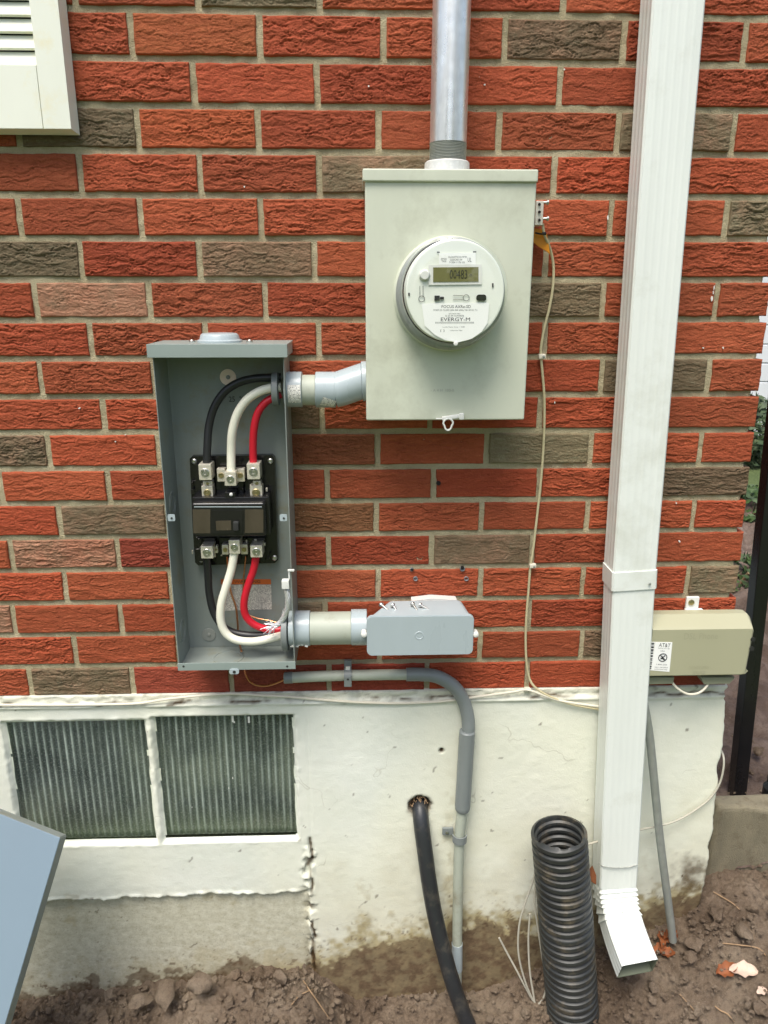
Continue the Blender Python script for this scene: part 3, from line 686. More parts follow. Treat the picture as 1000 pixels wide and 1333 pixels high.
pitch = (at(44, 63, YS) - at(46, 84.5, YS)).z; zz = lv_z
k = 0
while zz < top_z - .01:
    bm = B(); rot = Matrix.Rotation(R(-24), 3, 'X')
    box(bm, ((xl + lv_x) / 2, YS + .016, zz + pitch * .5), (lv_x - xl - .001, .006, pitch * .98), .0015, rot)
    obj('louvre', bm, M_shutter, shut); zz += pitch; k += 1
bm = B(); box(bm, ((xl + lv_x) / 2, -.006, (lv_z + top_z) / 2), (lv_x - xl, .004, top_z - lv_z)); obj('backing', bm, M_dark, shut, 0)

# ------------------------------------------------------------------ meter box, meter and mast
YB = -.115
ct_l, ct_r = at(472, 222, YB - .003), at(701, 221, YB - .003); bb = at(581, 547, YB)
bx0, bx1, bz0, bz1 = at(476, 400, YB).x, (at(697, 240, YB).x + at(686, 545, YB).x) / 2 - .001, bb.z, at(590, 236, YB).z
mbx = thing('meter_box', 'pale grey green meter socket box under the metal mast', 'meter box', ((bx0 + bx1) / 2, -.06, bz0))
bm = B(); box(bm, ((bx0 + bx1) / 2, (-.002 + YB + .008) / 2, (bz0 + bz1) / 2 + .002), (bx1 - bx0 - .006, abs(YB + .008) - .002, bz1 - bz0 - .006), .002); obj('housing', bm, M_meterbox, mbx)
bm = B(); box(bm, ((bx0 + bx1) / 2, YB + .006, (bz0 + bz1) / 2), (bx1 - bx0, .012, bz1 - bz0), .0028, seg=3); obj('cover', bm, M_meterbox, mbx)
cz = (ct_l.z + bz1) / 2
bm = B(); box(bm, ((ct_l.x + ct_r.x) / 2, (YB - .004) / 2 - .001, cz + .001), (ct_r.x - ct_l.x, abs(YB) + .004, ct_l.z - bz1 + .004), .0022, seg=3); obj('cap', bm, M_meterbox, mbx)
bm = B(); h = at(584, 548, YB - .004)
box(bm, at(589, 543, YB - .0035), (.036, .006, .007), .002, Matrix.Rotation(R(-8), 3, 'Y')); box(bm, at(575, 545, YB - .004), (.02, .004, .0018), .0005)
box(bm, at(601, 542, YB - .005), (.008, .005, .011), .0015)
obj('hasp', bm, M_caulk, mbx)
bm = B(); c = at(583.5, 552.5, YB - .006); tube(bm, [c + Vector((.0085 * math.sin(a) * (.75 if math.cos(a) < 0 else 1), 0, .010 * math.cos(a))) for a in [2 * math.pi * i / 14 for i in range(15)]], .0016, 8, True, 2); obj('hasp_ring', bm, M_caulk, mbx)
text('lettering', '- A 4 H  100-0', M_emboss, mbx, (576, 508), YB - .0004, width_px=30)
hub = at(582, 213, -.06)
bm = B(); lathe(bm, (hub.x, -.06, ct_l.z - .002), (0, 0, 1), [(0, .046), (.005, .046), (.007, .037), (.022, .036), (.024, .034), (.0245, .028)], 36); obj('hub', bm, M_hub, mbx)
bm = B()
for sx in (-1, 1): lathe(bm, (hub.x + sx * .040, -.078, ct_l.z + .002), (0, 0, 1), [(0, .006), (.003, .006), (.005, .003)], 12)
objs('hub_screw', bm, M_zinc, mbx)
pa, pb = at(588.5, 0, -.06), at(583.5, 185, -.06); r_m = .0295
dirm = (pa - pb).normalized(); base = pb - dirm * .028
mast = thing('service_mast', 'shiny galvanised conduit mast rising from the meter box', 'conduit', base)
bm = B(); tube(bm, [base + dirm * .026, base + dirm * 1.4], r_m, 40, True, 1, False); obj('pipe', bm, M_galv, mast)
bm = B(); lathe(bm, base, dirm, [(0, r_m - .003)] + [(i * .0011, r_m + (.0004 if i % 2 else -.0012)) for i in range(1, 24)] + [(.0265, r_m - .003)], 40); obj('thread', bm, M_dullgalv, mast)

met = thing('electric_meter', 'round glass fronted electric meter with a small digital display', 'electric meter', at(590, 380, YB))
fc = at(593.5, 379.5, YB - .075); mc = Vector((fc.x, YB, fc.z)); ax = Vector((0, -1, 0))
tiltq = ax
Rf = .0795
YF = YB - .066
bm = B(); lathe(bm, mc + Vector((-.002, .002, -.004)), (0, -1, 0), [(0, .090), (.006, .090), (.009, .087), (.012, .083), (.012, .078)], 64); obj('mounting_flange', bm, M_meterbox, met)
bm = B(); lathe(bm, mc + Vector((-.002, 0, -.004)), tiltq, [(.010, .086), (.017, .087), (.020, .085), (.024, .085), (.027, .0865), (.030, .083), (.030, .076)], 64); obj('sealing_ring', bm, M_dullgalv, met)
bm = B(); lathe(bm, mc, tiltq, [(.008, .075), (.028, .079), (.034, .079), (.034, .07)], 64); obj('base', bm, M_bakelite, met)
bm = B(); lathe(bm, mc, tiltq, [(.031, .0775), (.0615, .0765), (.0655, .0755), (.0665, .073)], 64); obj('body', bm, M_face, met)
bm = B(); lathe(bm, mc, tiltq, [(.030, .083), (.034, .0838), (.060, .0825), (.067, .0818), (.0715, .0798), (.0750, .0760), (.0772, .0710), (.0782, .060), (.0792, .03), (.0795, .001)], 72, (False, True)); obj('glass_cover', bm, M_clear, met)
YP = fc.y + .008; 
def on_face(dx): return YP - dx
ft = (fc - mc) * .885; YP = mc.y + ft.y - .0012
bm = B(); quad_plate(bm, [(558, 345), (627, 344), (627, 370), (558, 371)], YP, .0008); dsp = obj('display', bm, M_caulk, met, 0)
bm = B(); quad_plate(bm, [(564, 348), (623, 347.5), (623, 366.5), (564, 367)], YP - .001, .0006); obj('screen', bm, M_lcd, dsp, 0)
text('digits', '00483', M_lcd_ink, dsp, (597, 357), YP - .0019, size_px=11, width_px=23)
text('digits', 'o', M_lcd_ink, dsp, (613, 358), YP - .0019, size_px=3)
bm = B(); quad_plate(bm, [(571.5, 329.5), (619.5, 329), (619.5, 344), (571.5, 344.5)], YP, .0004); lb = obj('label_sticker', bm, M_paper, met, 0)
for i, (b_, y_, w_, x_) in enumerate((('KILOWATTHOUR METER', 334.5, 24, 596), ('CL200 240V 3W', 338, 16, 594), ('9 304 1176 05', 341.5, 20, 595), ('FM2S', 337, 7, 578), ('TA30', 340, 6, 578))): text('lettering', b_, M_grey_ink, lb, (x_, y_), YP - .0006, width_px=w_, size_px=2.3)
text('lettering', 'UL', M_ink, lb, (611.5, 338), YP - .0006, width_px=5, size_px=5)
bm = B()
for q in ([(569, 327.5), (572.5, 327.5), (572.5, 329), (569, 329)], [(616, 327), (620, 327), (620, 328.6), (616, 328.6)], [(640.6, 368.5), (642.6, 368.5), (642.6, 374), (640.6, 374)], [(531.5, 381), (533.5, 381), (533.5, 385), (531.5, 385)]): quad_plate(bm, q, YP, .0003)
def poly_px(bm, l, w):
    tube(bm, [at(x, y, YP - .0003) for x, y in l], w / 1000, 4, True, 1, False)
ring = lambda cx, cy, r: [(cx + r * math.cos(a), cy + r * math.sin(a)) for a in [2 * math.pi * i / 14 for i in range(15)]]
poly_px(bm, [(546.7, 372), (546.7, 386)], .35); poly_px(bm, [(550.8, 372), (550.8, 386)], .35); poly_px(bm, ring(549, 389, 3.9), .4)
poly_px(bm, [(590, 384.5), (603, 384.5)], .35); poly_px(bm, [(590, 389.5), (603, 389.5)], .35); poly_px(bm, ring(607, 387.5, 4), .4)
objs('marking', bm, M_ink, met, 0)
bm = B(); plate(bm, at(569, 388, YP).x, at(569, 388, YP).z, .008, .0075, YP, YP - .002, .0006); box(bm, at(575.5, 388, YP - .001), (.006, .002, .004), .0004); obj('optical_port', bm, M_hole, met)
bm = B(); c = at(626.5, 387.5, YP); plate(bm, c.x, c.z, .0155, .0095, YP, YP - .002, .0042); obj('optical_port', bm, M_bakelite, met)
bm = B(); prism(bm, [at(x, y, YP) for x, y in ((549.5, 395), (636, 394), (637, 396), (635, 420), (627, 432), (614, 441), (597, 445.5), (580, 443), (566, 436), (553, 424), (549, 397))], (0, -.0004, 0)); lb = obj('label_sticker', bm, M_paper, met, 0)
for b_, x_, y_, w_, s_ in (('FOCUS AXRe-SD', 594, 399, 38, 3.6), ('FORM 2S CL200 240V 3W 60Hz TA=30 Kh 7.2', 593, 403.6, 57, 2.2), ('DO NOT PAY', 592, 408.3, 15, 1.8), ('EL 20 4R HUM30078', 592, 411, 24, 2), ('EVERGY-M', 593, 415.6, 38, 4.6), ('IIIIIIIIIIIIIIIIIIIIIIIIIIIIIIIIII', 592, 420, 50, 2.2), ('Landis Meter Corp  1 5487', 591, 425.8, 29, 1.8), ('Lafayette Mgn', 594, 430.2, 16, 1.8), ('[ ]', 576, 430.5, 5, 3)):
    text('lettering', b_, M_ink if s_ > 3 else M_grey_ink, lb, (x_, y_), YP - .0006, width_px=w_, size_px=s_)
bm = B()
for i in range(5): lathe(bm, mc + tiltq * .0785 + Vector((.0735 * math.cos(a), 0, .0735 * math.sin(a))) , tiltq, [(-.004, .0035), (0, .0035), (.001, .002)], 10) if (a := [-1.57, .45, 2.75, 4.0, 5.6][i]) > 9 else None
c = at(553, 358, YP - .002); lathe(bm, c, tiltq, [(-.002, .0085), (0, .0085), (.003, .006)], 16); obj('glare_spot', bm, M_caulk, met)  # pale disc standing in for a bright reflection in the meter glass
bm = B(); lathe(bm, at(593.5, 447, YP - .009), tiltq, [(-.003, .0032), (0, .0036), (.001, .002)], 12); obj('seal_nub', bm, M_caulk, met)

# ------------------------------------------------------------------ intersystem bonding bar, tag, tie
gb = thing('ground_bar', 'small silver grounding bar with screws on the right edge of the meter box', 'grounding bar', at(702.5, 292, -.04))
YG = -.045
bm = B(); a, b = at(698.5, 261, YG), at(707, 293, YG); box(bm, ((a.x + b.x) / 2, -.026, (a.z + b.z) / 2), (b.x - a.x, .034, a.z - b.z), .0012); bar = obj('bar', bm, M_lug, gb)
for y in (266, 276, 286.5):
    bm = B(); lathe(bm, at(702.3, y, YG + .0005), (0, -1, 0), [(0, .0024), (.0012, .0024)], 12); obj('wire_hole', bm, M_dark, bar)
for y in (263.5, 284.5):
    bm = B(); p = at(707, y, YG + .008); cyl(bm, p, p + Vector((.007, -.001, 0)), .0022, 10); cyl(bm, p + Vector((.006, -.001, 0)), p + Vector((.009, -.001, 0)), .0042, 12); obj('screw', bm, M_zinc, gb)
bm = B(); prism(bm, [at(x, y, -.02) for x, y in ((694, 297), (705, 299), (712, 306), (714, 318), (716, 331), (711, 327), (701, 321), (694, 315))], (0, -.0014, .0005)); tag(obj('orange_tag', bm, M_tag, None, 0), 'crumpled orange tag tucked behind the meter box edge', 'tag')
bm = B(); c = at(708.5, 304, -.03); tube(bm, [at(697, 303, -.03), at(704, 304.5, -.035), c], .0014, 6); box(bm, c, (.007, .005, .005), .001); tag(obj('cable_tie', bm, M_bakelite, None), 'black cable tie holding the orange tag to the thin cable', 'cable tie')

# ------------------------------------------------------------------ thin cables and their clips
yw = -.007
CABLE = [(706.5, 291, -.03), (709, 306, -.028), (716, 323, -.014), (720.5, 345, yw), (720, 372, yw), (715.5, 400, yw), (709, 426, yw), (705, 448, yw), (704.2, 462, yw), (706.5, 488, yw), (708.6, 515, yw), (708.8, 545, yw), (708, 575, yw), (705.5, 612, yw), (701.5, 652, yw), (696.7, 694, yw), (693.5, 720, yw), (690.6, 738, yw), (688, 770, yw), (685.5, 802, yw), (684.4, 830, yw), (685.5, 862, yw), (689, 882, yw), (696, 894, -.012), (712, 905, -.014), (738, 915, -.014), (765, 921, -.014), (800, 926, -.012)]
bm = B(); tube(bm, pts_at(CABLE), .0024, 8, True, 5); tag(obj('ground_cable', bm, M_wirebeige), 'thin beige cable wandering down the bricks from the grounding bar', 'cable')
LEDGE = [(-120, 917, -.014), (0, 917.7, -.013), (84, 917.7, -.013), (140, 917, -.013), (181, 915.6, -.013), (208, 911.5, -.013), (231, 908.5, -.013), (262, 905.5, -.013), (302, 903, -.013), (340, 905, -.013), (378, 907, -.013), (432, 912, -.013), (480, 914.8, -.013), (522, 915.5, -.013), (560, 914, -.013), (590, 911.5, -.013), (619, 907.5, -.013), (648, 903.5, -.013), (672, 900, -.013), (686, 898, -.014), (705, 904, -.014), (725, 911, -.014), (752, 916, -.014), (790, 921, -.014), (830, 926, -.012)]
bm = B(); tube(bm, pts_at(LEDGE), .0027, 8, True, 5); tag(obj('ledge_cable', bm, M_wirewhite), 'thin off white cable lying along the top of the foundation', 'cable')
for (x, y, lb) in ((705, 464, 'small cream cable clip on the bricks level with the meter box bottom'), (693, 736.5, 'small cream cable clip midway down the bricks beside the downspout'), (686, 898, 'small cream cable clip where the two thin cables meet above the foundation')):
    p = at(x, y, -.009); bm = B(); box(bm, p + Vector((.001, .001, 0)), (.013, .010, .009), .002); t_ = obj('cable_clip', bm, M_wirewhite); tag(t_, lb, 'cable clip', 'clips along the thin cable')
    bm = B(); q = p + Vector((.003, -.004, 0)); lathe(bm, q, (0, -1, 0), [(0, .0022), (.0012, .0022), (.0018, .001)], 10); obj('nail', bm, M_dullgalv, t_)

# ------------------------------------------------------------------ disconnect enclosure
YE = -.104; YK = -.014                                                   # open front edge, back plate
ex0, ex1 = .2305, .4475; ez0, ez1 = at(307, 871.5, YE).z, at(283, 466, YE).z
enc = thing('disconnect_box', 'open grey electrical disconnect box with its cover off', 'electrical box', ((ex0 + ex1) / 2, -.05, ez0))
bm = B(); box(bm, ((ex0 + ex1) / 2, YK + .004, (ez0 + ez1) / 2), (ex1 - ex0, .006, ez1 - ez0)); obj('back_panel', bm, M_boxgrey, enc, 0)
th = .0018; zc = (ez0 + ez1) / 2; hh = ez1 - ez0; yc = (YE + YK) / 2; dd = YK - YE
bm = B(); box(bm, (ex0 + th / 2, yc, zc), (th, dd, hh), .0005)
for z_ in (ez0 + .06, ez0 + .31):
    for r0 in (.024, .017): lathe(bm, (ex0 + th, yc, z_), (1, 0, 0), [(-.0006, r0), (.0007, r0 - .0006), (.0007, r0 - .003), (-.0006, r0 - .0036)], 24, (False, False))
obj('side_panel', bm, M_boxgrey, enc, 30)
bm = B(); box(bm, (ex1 - th / 2, yc, zc), (th, dd, hh), .0005); obj('side_panel', bm, M_boxgrey, enc, 30)
bm = B(); box(bm, ((ex0 + ex1) / 2, yc, ez0 + th / 2 + .0005), (ex1 - ex0 - 2 * th, dd - .001, th)); lathe(bm, (.315, yc, ez0 + th + .0008), (0, 0, 1), [(-.0006, .03), (.0008, .0295), (.0008, .026), (-.0006, .0255)], 24, (False, False)); obj('bottom_panel', bm, M_boxgrey, enc, 30)
lip0 = at(307, 862, YE).z
bm = B(); box(bm, ((ex0 + ex1) / 2, YE - .001, (ez0 + lip0) / 2), (ex1 - ex0 + .002, .002, lip0 - ez0), .0006); lipo = obj('front_lip', bm, M_boxrim, enc)
bm = B()
for x in (239, 374): lathe(bm, at(x, 867.5, YE - .0018), (0, -1, 0), [(0, .0022), (.0005, .0022)], 10)
objs('lip_hole', bm, M_hole, lipo)
lt, lbm = at(283, 448, YE - .012), at(283, 465.5, YE - .012)
lx0, lx1 = at(191, 457, YE - .012).x, at(374, 457, YE - .012).x
bm = B(); box(bm, ((lx0 + lx1) / 2, (YE - .012) / 2 - .001, lt.z - .0015), (lx1 - lx0, abs(YE - .012) - .002, .003), .001); box(bm, ((lx0 + lx1) / 2, YE - .0115, (lt.z + lbm.z) / 2), (lx1 - lx0, .002, lt.z - lbm.z), .0008)
for x in (lx0 + .001, lx1 - .001): box(bm, (x, yc - .005, (lt.z + lbm.z) / 2), (.002, dd + .006, lt.z - lbm.z - .002), .0006)
obj('rain_hood', bm, M_boxrim, enc)
hp = at(286, 440, -.055)
bm = B(); lathe(bm, (hp.x, -.055, lt.z - .001), (0, 0, 1), [(0, .038), (.004, .038), (.006, .034), (.013, .032), (.0155, .029), (.0162, .02)], 40); hb = obj('hub_plate', bm, M_pvc, enc)
for x in (250, 325):
    bm = B(); p = at(x, 443, -.06); lathe(bm, (p.x, -.06, lt.z - .001), (0, 0, 1), [(0, .0055), (.003, .0055), (.0055, .003)], 10); objs('hub_screw', bm, M_zinc, hb)
for x, dx in ((223, 1), (369, -1)):
    bm = B(); p = at(x, 674, YE + .002); plate(bm, p.x, p.z, .013, .0125, YE + .002, YE + .0035, .0025); tb = obj('mounting_tab', bm, M_pvc, enc)
    bm = B(); lathe(bm, at(x + .5, 674.5, YE + .0015), (0, -1, 0), [(0, .0018), (.001, .0018)], 10); obj('tab_hole', bm, M_hole, tb)
bm = B(); p = at(305, 874, YE - .003); plate(bm, p.x, p.z, .018, .010, YE - .002, YE - .0045, .004); tb = obj('lock_tab', bm, M_pvc, enc)
bm = B(); lathe(bm, at(305, 874.8, YE - .0045), (0, -1, 0), [(0, .003), (.0006, .003)], 12); obj('tab_hole', bm, M_hole, tb)
for (x, y, m, r) in ((297, 491, M_washer, .0145), (272, 826, M_dullgalv, .0135)):
    bm = B(); lathe(bm, at(x, y, YK + .001), (0, -1, 0), [(0, r), (.0015, r), (.002, r - .001), (.002, .002)], 32); ws = obj('washer', bm, m, enc, 30)
    bm = B(); lathe(bm, at(x, y, YK - .001), (0, -1, 0), [(0, .0038), (.002, .0036), (.003, .002)], 12); obj('screw', bm, M_dullgalv, ws)
text('lettering', '25  257', M_hole, enc, (311, 519.5), YK - .0001, width_px=26, size_px=7)
bm = B(); quad_plate(bm, [(288, 761), (353, 761), (354, 793), (289, 795)], YK + .001, .0007)
st_ = obj('warning_label', bm, M_print, enc, 0)
bm = B(); quad_plate(bm, [(287.5, 754), (352.5, 754), (353, 760.5), (288, 760.5)], YK + .001, .0007); obj('warning_band', bm, M_orange, st_, 0)
text('lettering', 'WARNING', M_ink, st_, (322, 757.2), YK - .0002, width_px=34, size_px=3.6)

# ------------------------------------------------------------------ main breaker assembly
YBP = -.03
brk = thing('main_breaker', 'black main breaker with silver terminal lugs inside the open box', 'breaker', at(302, 735, YBP))
a, b = at(247, 594, YBP), at(359, 733, YBP)
bm = B(); px = [(247, 597), (250, 594), (354, 592.5), (357.5, 596), (362, 729), (358, 733), (258, 736), (254, 732), (251, 690)]
prism(bm, [at(x, y, YBP) for x, y in px], (0, .014, 0)); obj('base_plate', bm, M_bakelite, brk, 30)
bm = B()
for q in ([(256, 603), (276, 603), (278, 652), (256, 652)], [(321, 602), (343, 602), (344, 652), (321, 652)], [(282, 612), (318, 612), (318, 640), (284, 640)]): prism(bm, [at(x, y, YBP) for x, y in q], (0, -.012, 0))
for q in ([(259, 698), (281, 698), (281, 728), (260, 728)], [(323, 698), (346, 698), (346, 728), (324, 728)], [(287, 698), (321, 698), (321, 722), (288, 722)]): prism(bm, [at(x, y, YBP) for x, y in q], (0, -.012, 0))
objs('carrier', bm, M_bakelite, brk, 30); bm = B()
rr = random.Random(5)
for i in range(46):
    x, y = rr.uniform(250, 350), rr.choice([rr.uniform(600, 650), rr.uniform(600, 650), rr.uniform(700, 726)]); box(bm, at(x, y, YBP - rr.uniform(.002, .016)), (rr.uniform(.003, .009), rr.uniform(.004, .012), rr.uniform(.003, .010)), .0006, seg=1)
obj('carrier_clutter', bm, M_bakelite, brk, 30)['kind'] = 'stuff'
bm = B()
for i in range(22):
    x, y = rr.uniform(250, 350), rr.choice([rr.uniform(612, 650), rr.uniform(700, 724)]); box(bm, at(x, y, YBP - rr.uniform(.006, .017)), (rr.uniform(.002, .006), .004, rr.uniform(.002, .008)), .0005, seg=1)
obj('bus_bar', bm, M_lug, brk, 30)['kind'] = 'stuff'
for x, y in ((253, 600.5), (352, 600), (262, 728.5), (357.5, 726)):
    bm = B(); lathe(bm, at(x, y, YBP), (0, -1, 0), [(0, .0052), (.002, .005), (.0032, .003), (.0028, .001)], 14); obj('mounting_screw', bm, M_zinc, brk)
# breaker body: bevelled block with recessed face
YT = -.088
tl, br_ = at(249, 655, YT), at(346.5, 697, YT)
bm = B(); box(bm, ((tl.x + br_.x) / 2, (YT + YBP) / 2, (tl.z + br_.z) / 2 - .001), (br_.x - tl.x, YBP - YT, tl.z - br_.z + .002), .0045, seg=3)
box(bm, ((tl.x + br_.x) / 2 + .001, -.052, (tl.z + br_.z) / 2), (br_.x - tl.x + .008, .035, tl.z - br_.z + .012), .003)
body = obj('breaker_body', bm, M_bakelite, brk)
for q in ([(251, 663), (274, 663), (274, 694), (252, 694)], [(319, 663), (343, 663), (343, 693), (319, 694)]):
    bm = B(); quad_plate(bm, q, YT + .0006, .0012); obj('brown_panel', bm, M_breaker, body, 0)
bm = B(); quad_plate(bm, [(276, 664), (316, 664), (316, 694), (276, 694)], YT + .0004, .0018); obj('handle_surround', bm, M_bakelite, body, 0)
bm = B(); quad_plate(bm, [(281, 678), (301, 677.5), (301, 690), (282, 690.5)], YT - .0013, .0008); obj('rating_label', bm, M_breaker, body, 0)
bm = B(); box(bm, at(307.5, 684.5, YT - .003), (.010, .010, .017), .002); obj('handle', bm, M_hole, body)
text('lettering', 'ON', M_grey_ink, body, (307.5, 680), YT - .0085, width_px=5, size_px=3)
bm = B(); tube(bm, [at(253, 659.5, YT + .002), at(341, 659.5, YT + .002)], .0022, 10); obj('top_highlight', bm, M_pvc, body)  # pale rod standing in for the bright highlight along the breaker's top
bm = B(); box(bm, at(301, 645, YBP - .028), (.020, .022, .018), .002); lathe(bm, at(301, 644, YBP - .04), (0, -1, 0), [(0, .003), (.001, .003), (.0015, .001)], 10); obj('center_post', bm, M_bakelite, brk)
bm = B()
for x, y in ((278, 655), (317, 655), (301, 643.5)): lathe(bm, at(x, y, YBP - .040), (0, -1, 0), [(0, .0032), (.002, .003), (.003, .001)], 10)
objs('rivet', bm, M_caulk, brk)
def lug(x0, y0, x1, y1, dpt, big=True, kind='terminal_lug', m=None, sx=0, sy=0):
    a, b = at(x0, y0, YBP - dpt), at(x1, y1, YBP - dpt); c = (a + b) / 2
    bm = B(); box(bm, (c.x, YBP - dpt / 2 - .004, c.z), (b.x - a.x, dpt - .006, a.z - b.z), .0014); l = obj(kind, bm, m or M_lug, brk)
    r = min(b.x - a.x, a.z - b.z) * .33; o = Vector((c.x + sx, YBP - dpt - .0008, c.z + sy))
    bm = B(); lathe(bm, o, (0, -1, 0), [(0, r), (.0016, r), (.0022, r * .9), (.0022, r * .62), (.0012, r * .55), (.0012, r * .5), (.0018, r * .42), (.0018, .0002)], 20); obj('lug_screw', bm, M_zinc if kind == 'terminal_lug' else M_brass, l, 30)
    return l
lug(258, 604.5, 276, 625, .040); lug(321, 603.5, 339, 624, .040)
lug(262, 632.5, 278, 650, .030, kind='clamp_lug'); lug(325, 632, 342, 650, .030, kind='clamp_lug')
lug(282, 610, 294, 627, .022, kind='clamp_lug'); lug(307, 610, 319, 627, .022, kind='clamp_lug'); lug(292, 614, 308, 632.5, .044)
lug(264, 626.5, 277, 632, .024, kind='clamp_lug'); lug(329, 626, 340, 632, .024, kind='clamp_lug')
lug(261, 711, 278, 727, .040); lug(325.5, 710, 342, 725.5, .040); lug(297.5, 703, 313, 721, .044)
lug(288.5, 709, 298, 722, .022, kind='clamp_lug'); lug(313, 708.5, 323, 721.5, .022, kind='clamp_lug'); lug(279, 710, 284, 720, .018, kind='clamp_lug')

# ------------------------------------------------------------------ conductors
yF = -.060
def cable(name, pts, r, m, label, k=8):
    bm = B(); tube(bm, pts_at(pts), r, 14, True, k); return tag(obj(name, bm, m), label, 'wire')
cable('black_wire', [(366, 491, yF + .008), (352, 491.5, yF + .006), (333, 492.5, yF + .004), (312, 497.5, -.05), (293, 509.5, -.048), (279, 530, -.048), (272, 555, -.05), (270, 580, -.054), (269, 608, -.056)], .0072, M_black, 'thick black wire curving from the upper conduit down to the left lug')
cable('white_wire', [(366, 504, yF - .006), (352, 505.5, yF - .006), (337, 510, yF - .008), (321, 521, yF - .008), (309, 539, yF - .006), (302.5, 562, yF - .004), (301, 588, yF), (301, 618, yF - .002)], .0078, M_white_ins, 'thick white wire curving from the upper conduit down to the centre lug')
cable('red_wire', [(366, 513, yF + .004), (355, 518, yF + .002), (345, 524.5, yF), (336, 537, yF), (331, 556, yF), (329.5, 580, yF + .002), (330, 607, -.056)], .0068, M_red, 'thick red wire curving from the upper conduit down to the right lug')
cable('black_wire', [(269, 724, -.056), (271, 748, -.05), (272.5, 772, -.044), (278, 796, -.044), (288, 813, -.046), (303, 823, -.05), (325, 827, -.054), (350, 826, yF), (374, 822, yF)], .0072, M_black, 'thick black wire dropping from the lower left lug behind the white one')
cable('white_wire', [(305.5, 718, yF - .004), (301, 742, yF - .006), (294, 765, yF - .01), (288, 787, yF - .012), (287.5, 808, yF - .012), (294, 824, yF - .012), (308, 833, yF - .012), (330, 835, yF - .011), (352, 831, yF - .008), (376, 824, yF - .006)], .0078, M_white_ins, 'thick white wire looping from the lower centre lug into the lower conduit')
cable('red_wire', [(334, 722, -.056), (330, 742, -.056), (323, 762, -.058), (318, 782, -.06), (319, 799, -.06), (328, 811, -.06), (343, 818, -.06), (360, 820, yF), (376, 818, yF)], .0070, M_red, 'thick red wire looping from the lower right lug into the lower conduit')
def thin(name, pts, r, m, label, cat='wire', k=6):
    bm = B(); tube(bm, pts_at(pts), r, 8, True, k); return tag(obj(name, bm, m), label, cat)
thin('copper_wire', [(295, 716, -.044), (296, 732, -.034), (298, 752, -.026), (301, 772, -.022), (307, 790, -.022), (309.5, 812, -.026), (310, 822, -.030), (312, 838, -.04), (314.5, 848, -.06)], .0019, M_copper, 'bare copper wire behind the lower white wire in the open box')
thin('copper_wire', [(320.5, 717, -.044), (319, 735, -.03), (317, 755, -.022), (317, 775, -.02), (321, 797, -.02), (332, 804, -.022), (350, 808, -.026), (362, 811, -.03)], .0016, M_copper, 'dark copper wire behind the lower red wire in the open box')
thin('copper_wire', [(318, 868, -.03), (320, 878, -.02), (325, 887, -.016), (334, 892, -.014), (346, 893, -.014), (358, 890, -.018), (372, 884, -.024)], .0019, M_copper, 'short copper wire hanging below the open box towards the thin conduit')
bm = B(); c = at(372, 760, YE + .008); box(bm, c, (.014, .014, .017), .002); box(bm, at(379, 742.5, YE - .004), (.012, .004, .004), .001); box(bm, at(376.5, 748, YE - .002), (.003, .004, .018), .001); tag(obj('wire_connector', bm, M_caulk), 'white plastic connector on the right rim of the open box', 'connector')
bm = B()
core = smoothpts(pts_at([(373.5, 768, YE + .008), (375, 782, YE + .008), (373, 796, YE + .012), (366, 809, YE + .018), (358, 815, YE + .02)]), 8); fr_ = frames(core)
for q in range(9):
    a0 = q * 2 * math.pi / 8
    path = [p + (u * math.cos(a0 + i * .33) + w * math.sin(a0 + i * .33)) * (.0036 if q < 8 else 0) for i, (p, (t_, u, w)) in enumerate(zip(core, fr_))]
    tube(bm, path, .0017, 5, True, 1, False)
e0 = core[-1]
for q in range(26):
    an = rr.uniform(2.3, 4.3); L_ = rr.uniform(.012, .024); s0 = e0 + Vector((rr.uniform(-.004, .006), rr.uniform(-.004, .004), rr.uniform(-.003, .005)))
    tube(bm, [s0, s0 + Vector((L_ * .5 * math.cos(an), rr.uniform(-.006, .002), L_ * .45 * math.sin(an))), s0 + Vector((L_ * math.cos(an) , rr.uniform(-.01, .004), L_ * math.sin(an) - .002))], .0006, 4, True, 3)
tag(obj('stranded_wire', bm, M_rope), 'silver stranded wire with a frayed end beside the lower red wire', 'wire')

# ------------------------------------------------------------------ upper conduit between the boxes
yA = -.060
def ring_between(bm, x0, x1, y0, y1, dr=0, seg=36):
    a, b = at(x0, (y0 + y1) / 2, yA), at(x1, (y0 + y1) / 2, yA); r = (at(x0, y0, yA).z - at(x0, y1, yA).z) / 2 + dr
    lathe(bm, a, (1, 0, 0), [(0, r - .0015), (.0012, r), (b.x - a.x - .0012, r), (b.x - a.x, r - .0015)], seg)
upc = thing('upper_conduit', 'short grey plastic conduit joining the open box to the meter box', 'conduit', at(420, 532, yA))
bm = B(); ring_between(bm, 355, 363.5, 485, 528); obj('bushing', bm, M_pvc_dark, upc)
bm = B(); ring_between(bm, 371, 394, 482.5, 531.5, -.002); cpl = obj('coupling', bm, M_pvc, upc)
bm = B(); ring_between(bm, 393, 413, 486.5, 529, -.002); obj('pipe', bm, M_pvc_old, upc)
bm = B(); ring_between(bm, 411, 437.5, 482.5, 532, -.002); cpl2 = obj('coupling', bm, M_pvc, upc)
bm = B(); a, b = at(436, 507.5, yA), at(472, 496, yA); r = .0305
tube(bm, [a, a + Vector((.006, 0, .001)), b, b + Vector((.02, 0, .006))], r, 36, True, 1, False); obj('elbow', bm, M_pvc, upc)
bm = B(); a = at(470.5, 496.5, yA); lathe(bm, a, (1, 0, .05), [(0, .031), (.0015, .0345), (.010, .0345), (.012, .03)], 36); obj('collar', bm, M_pvc, upc)
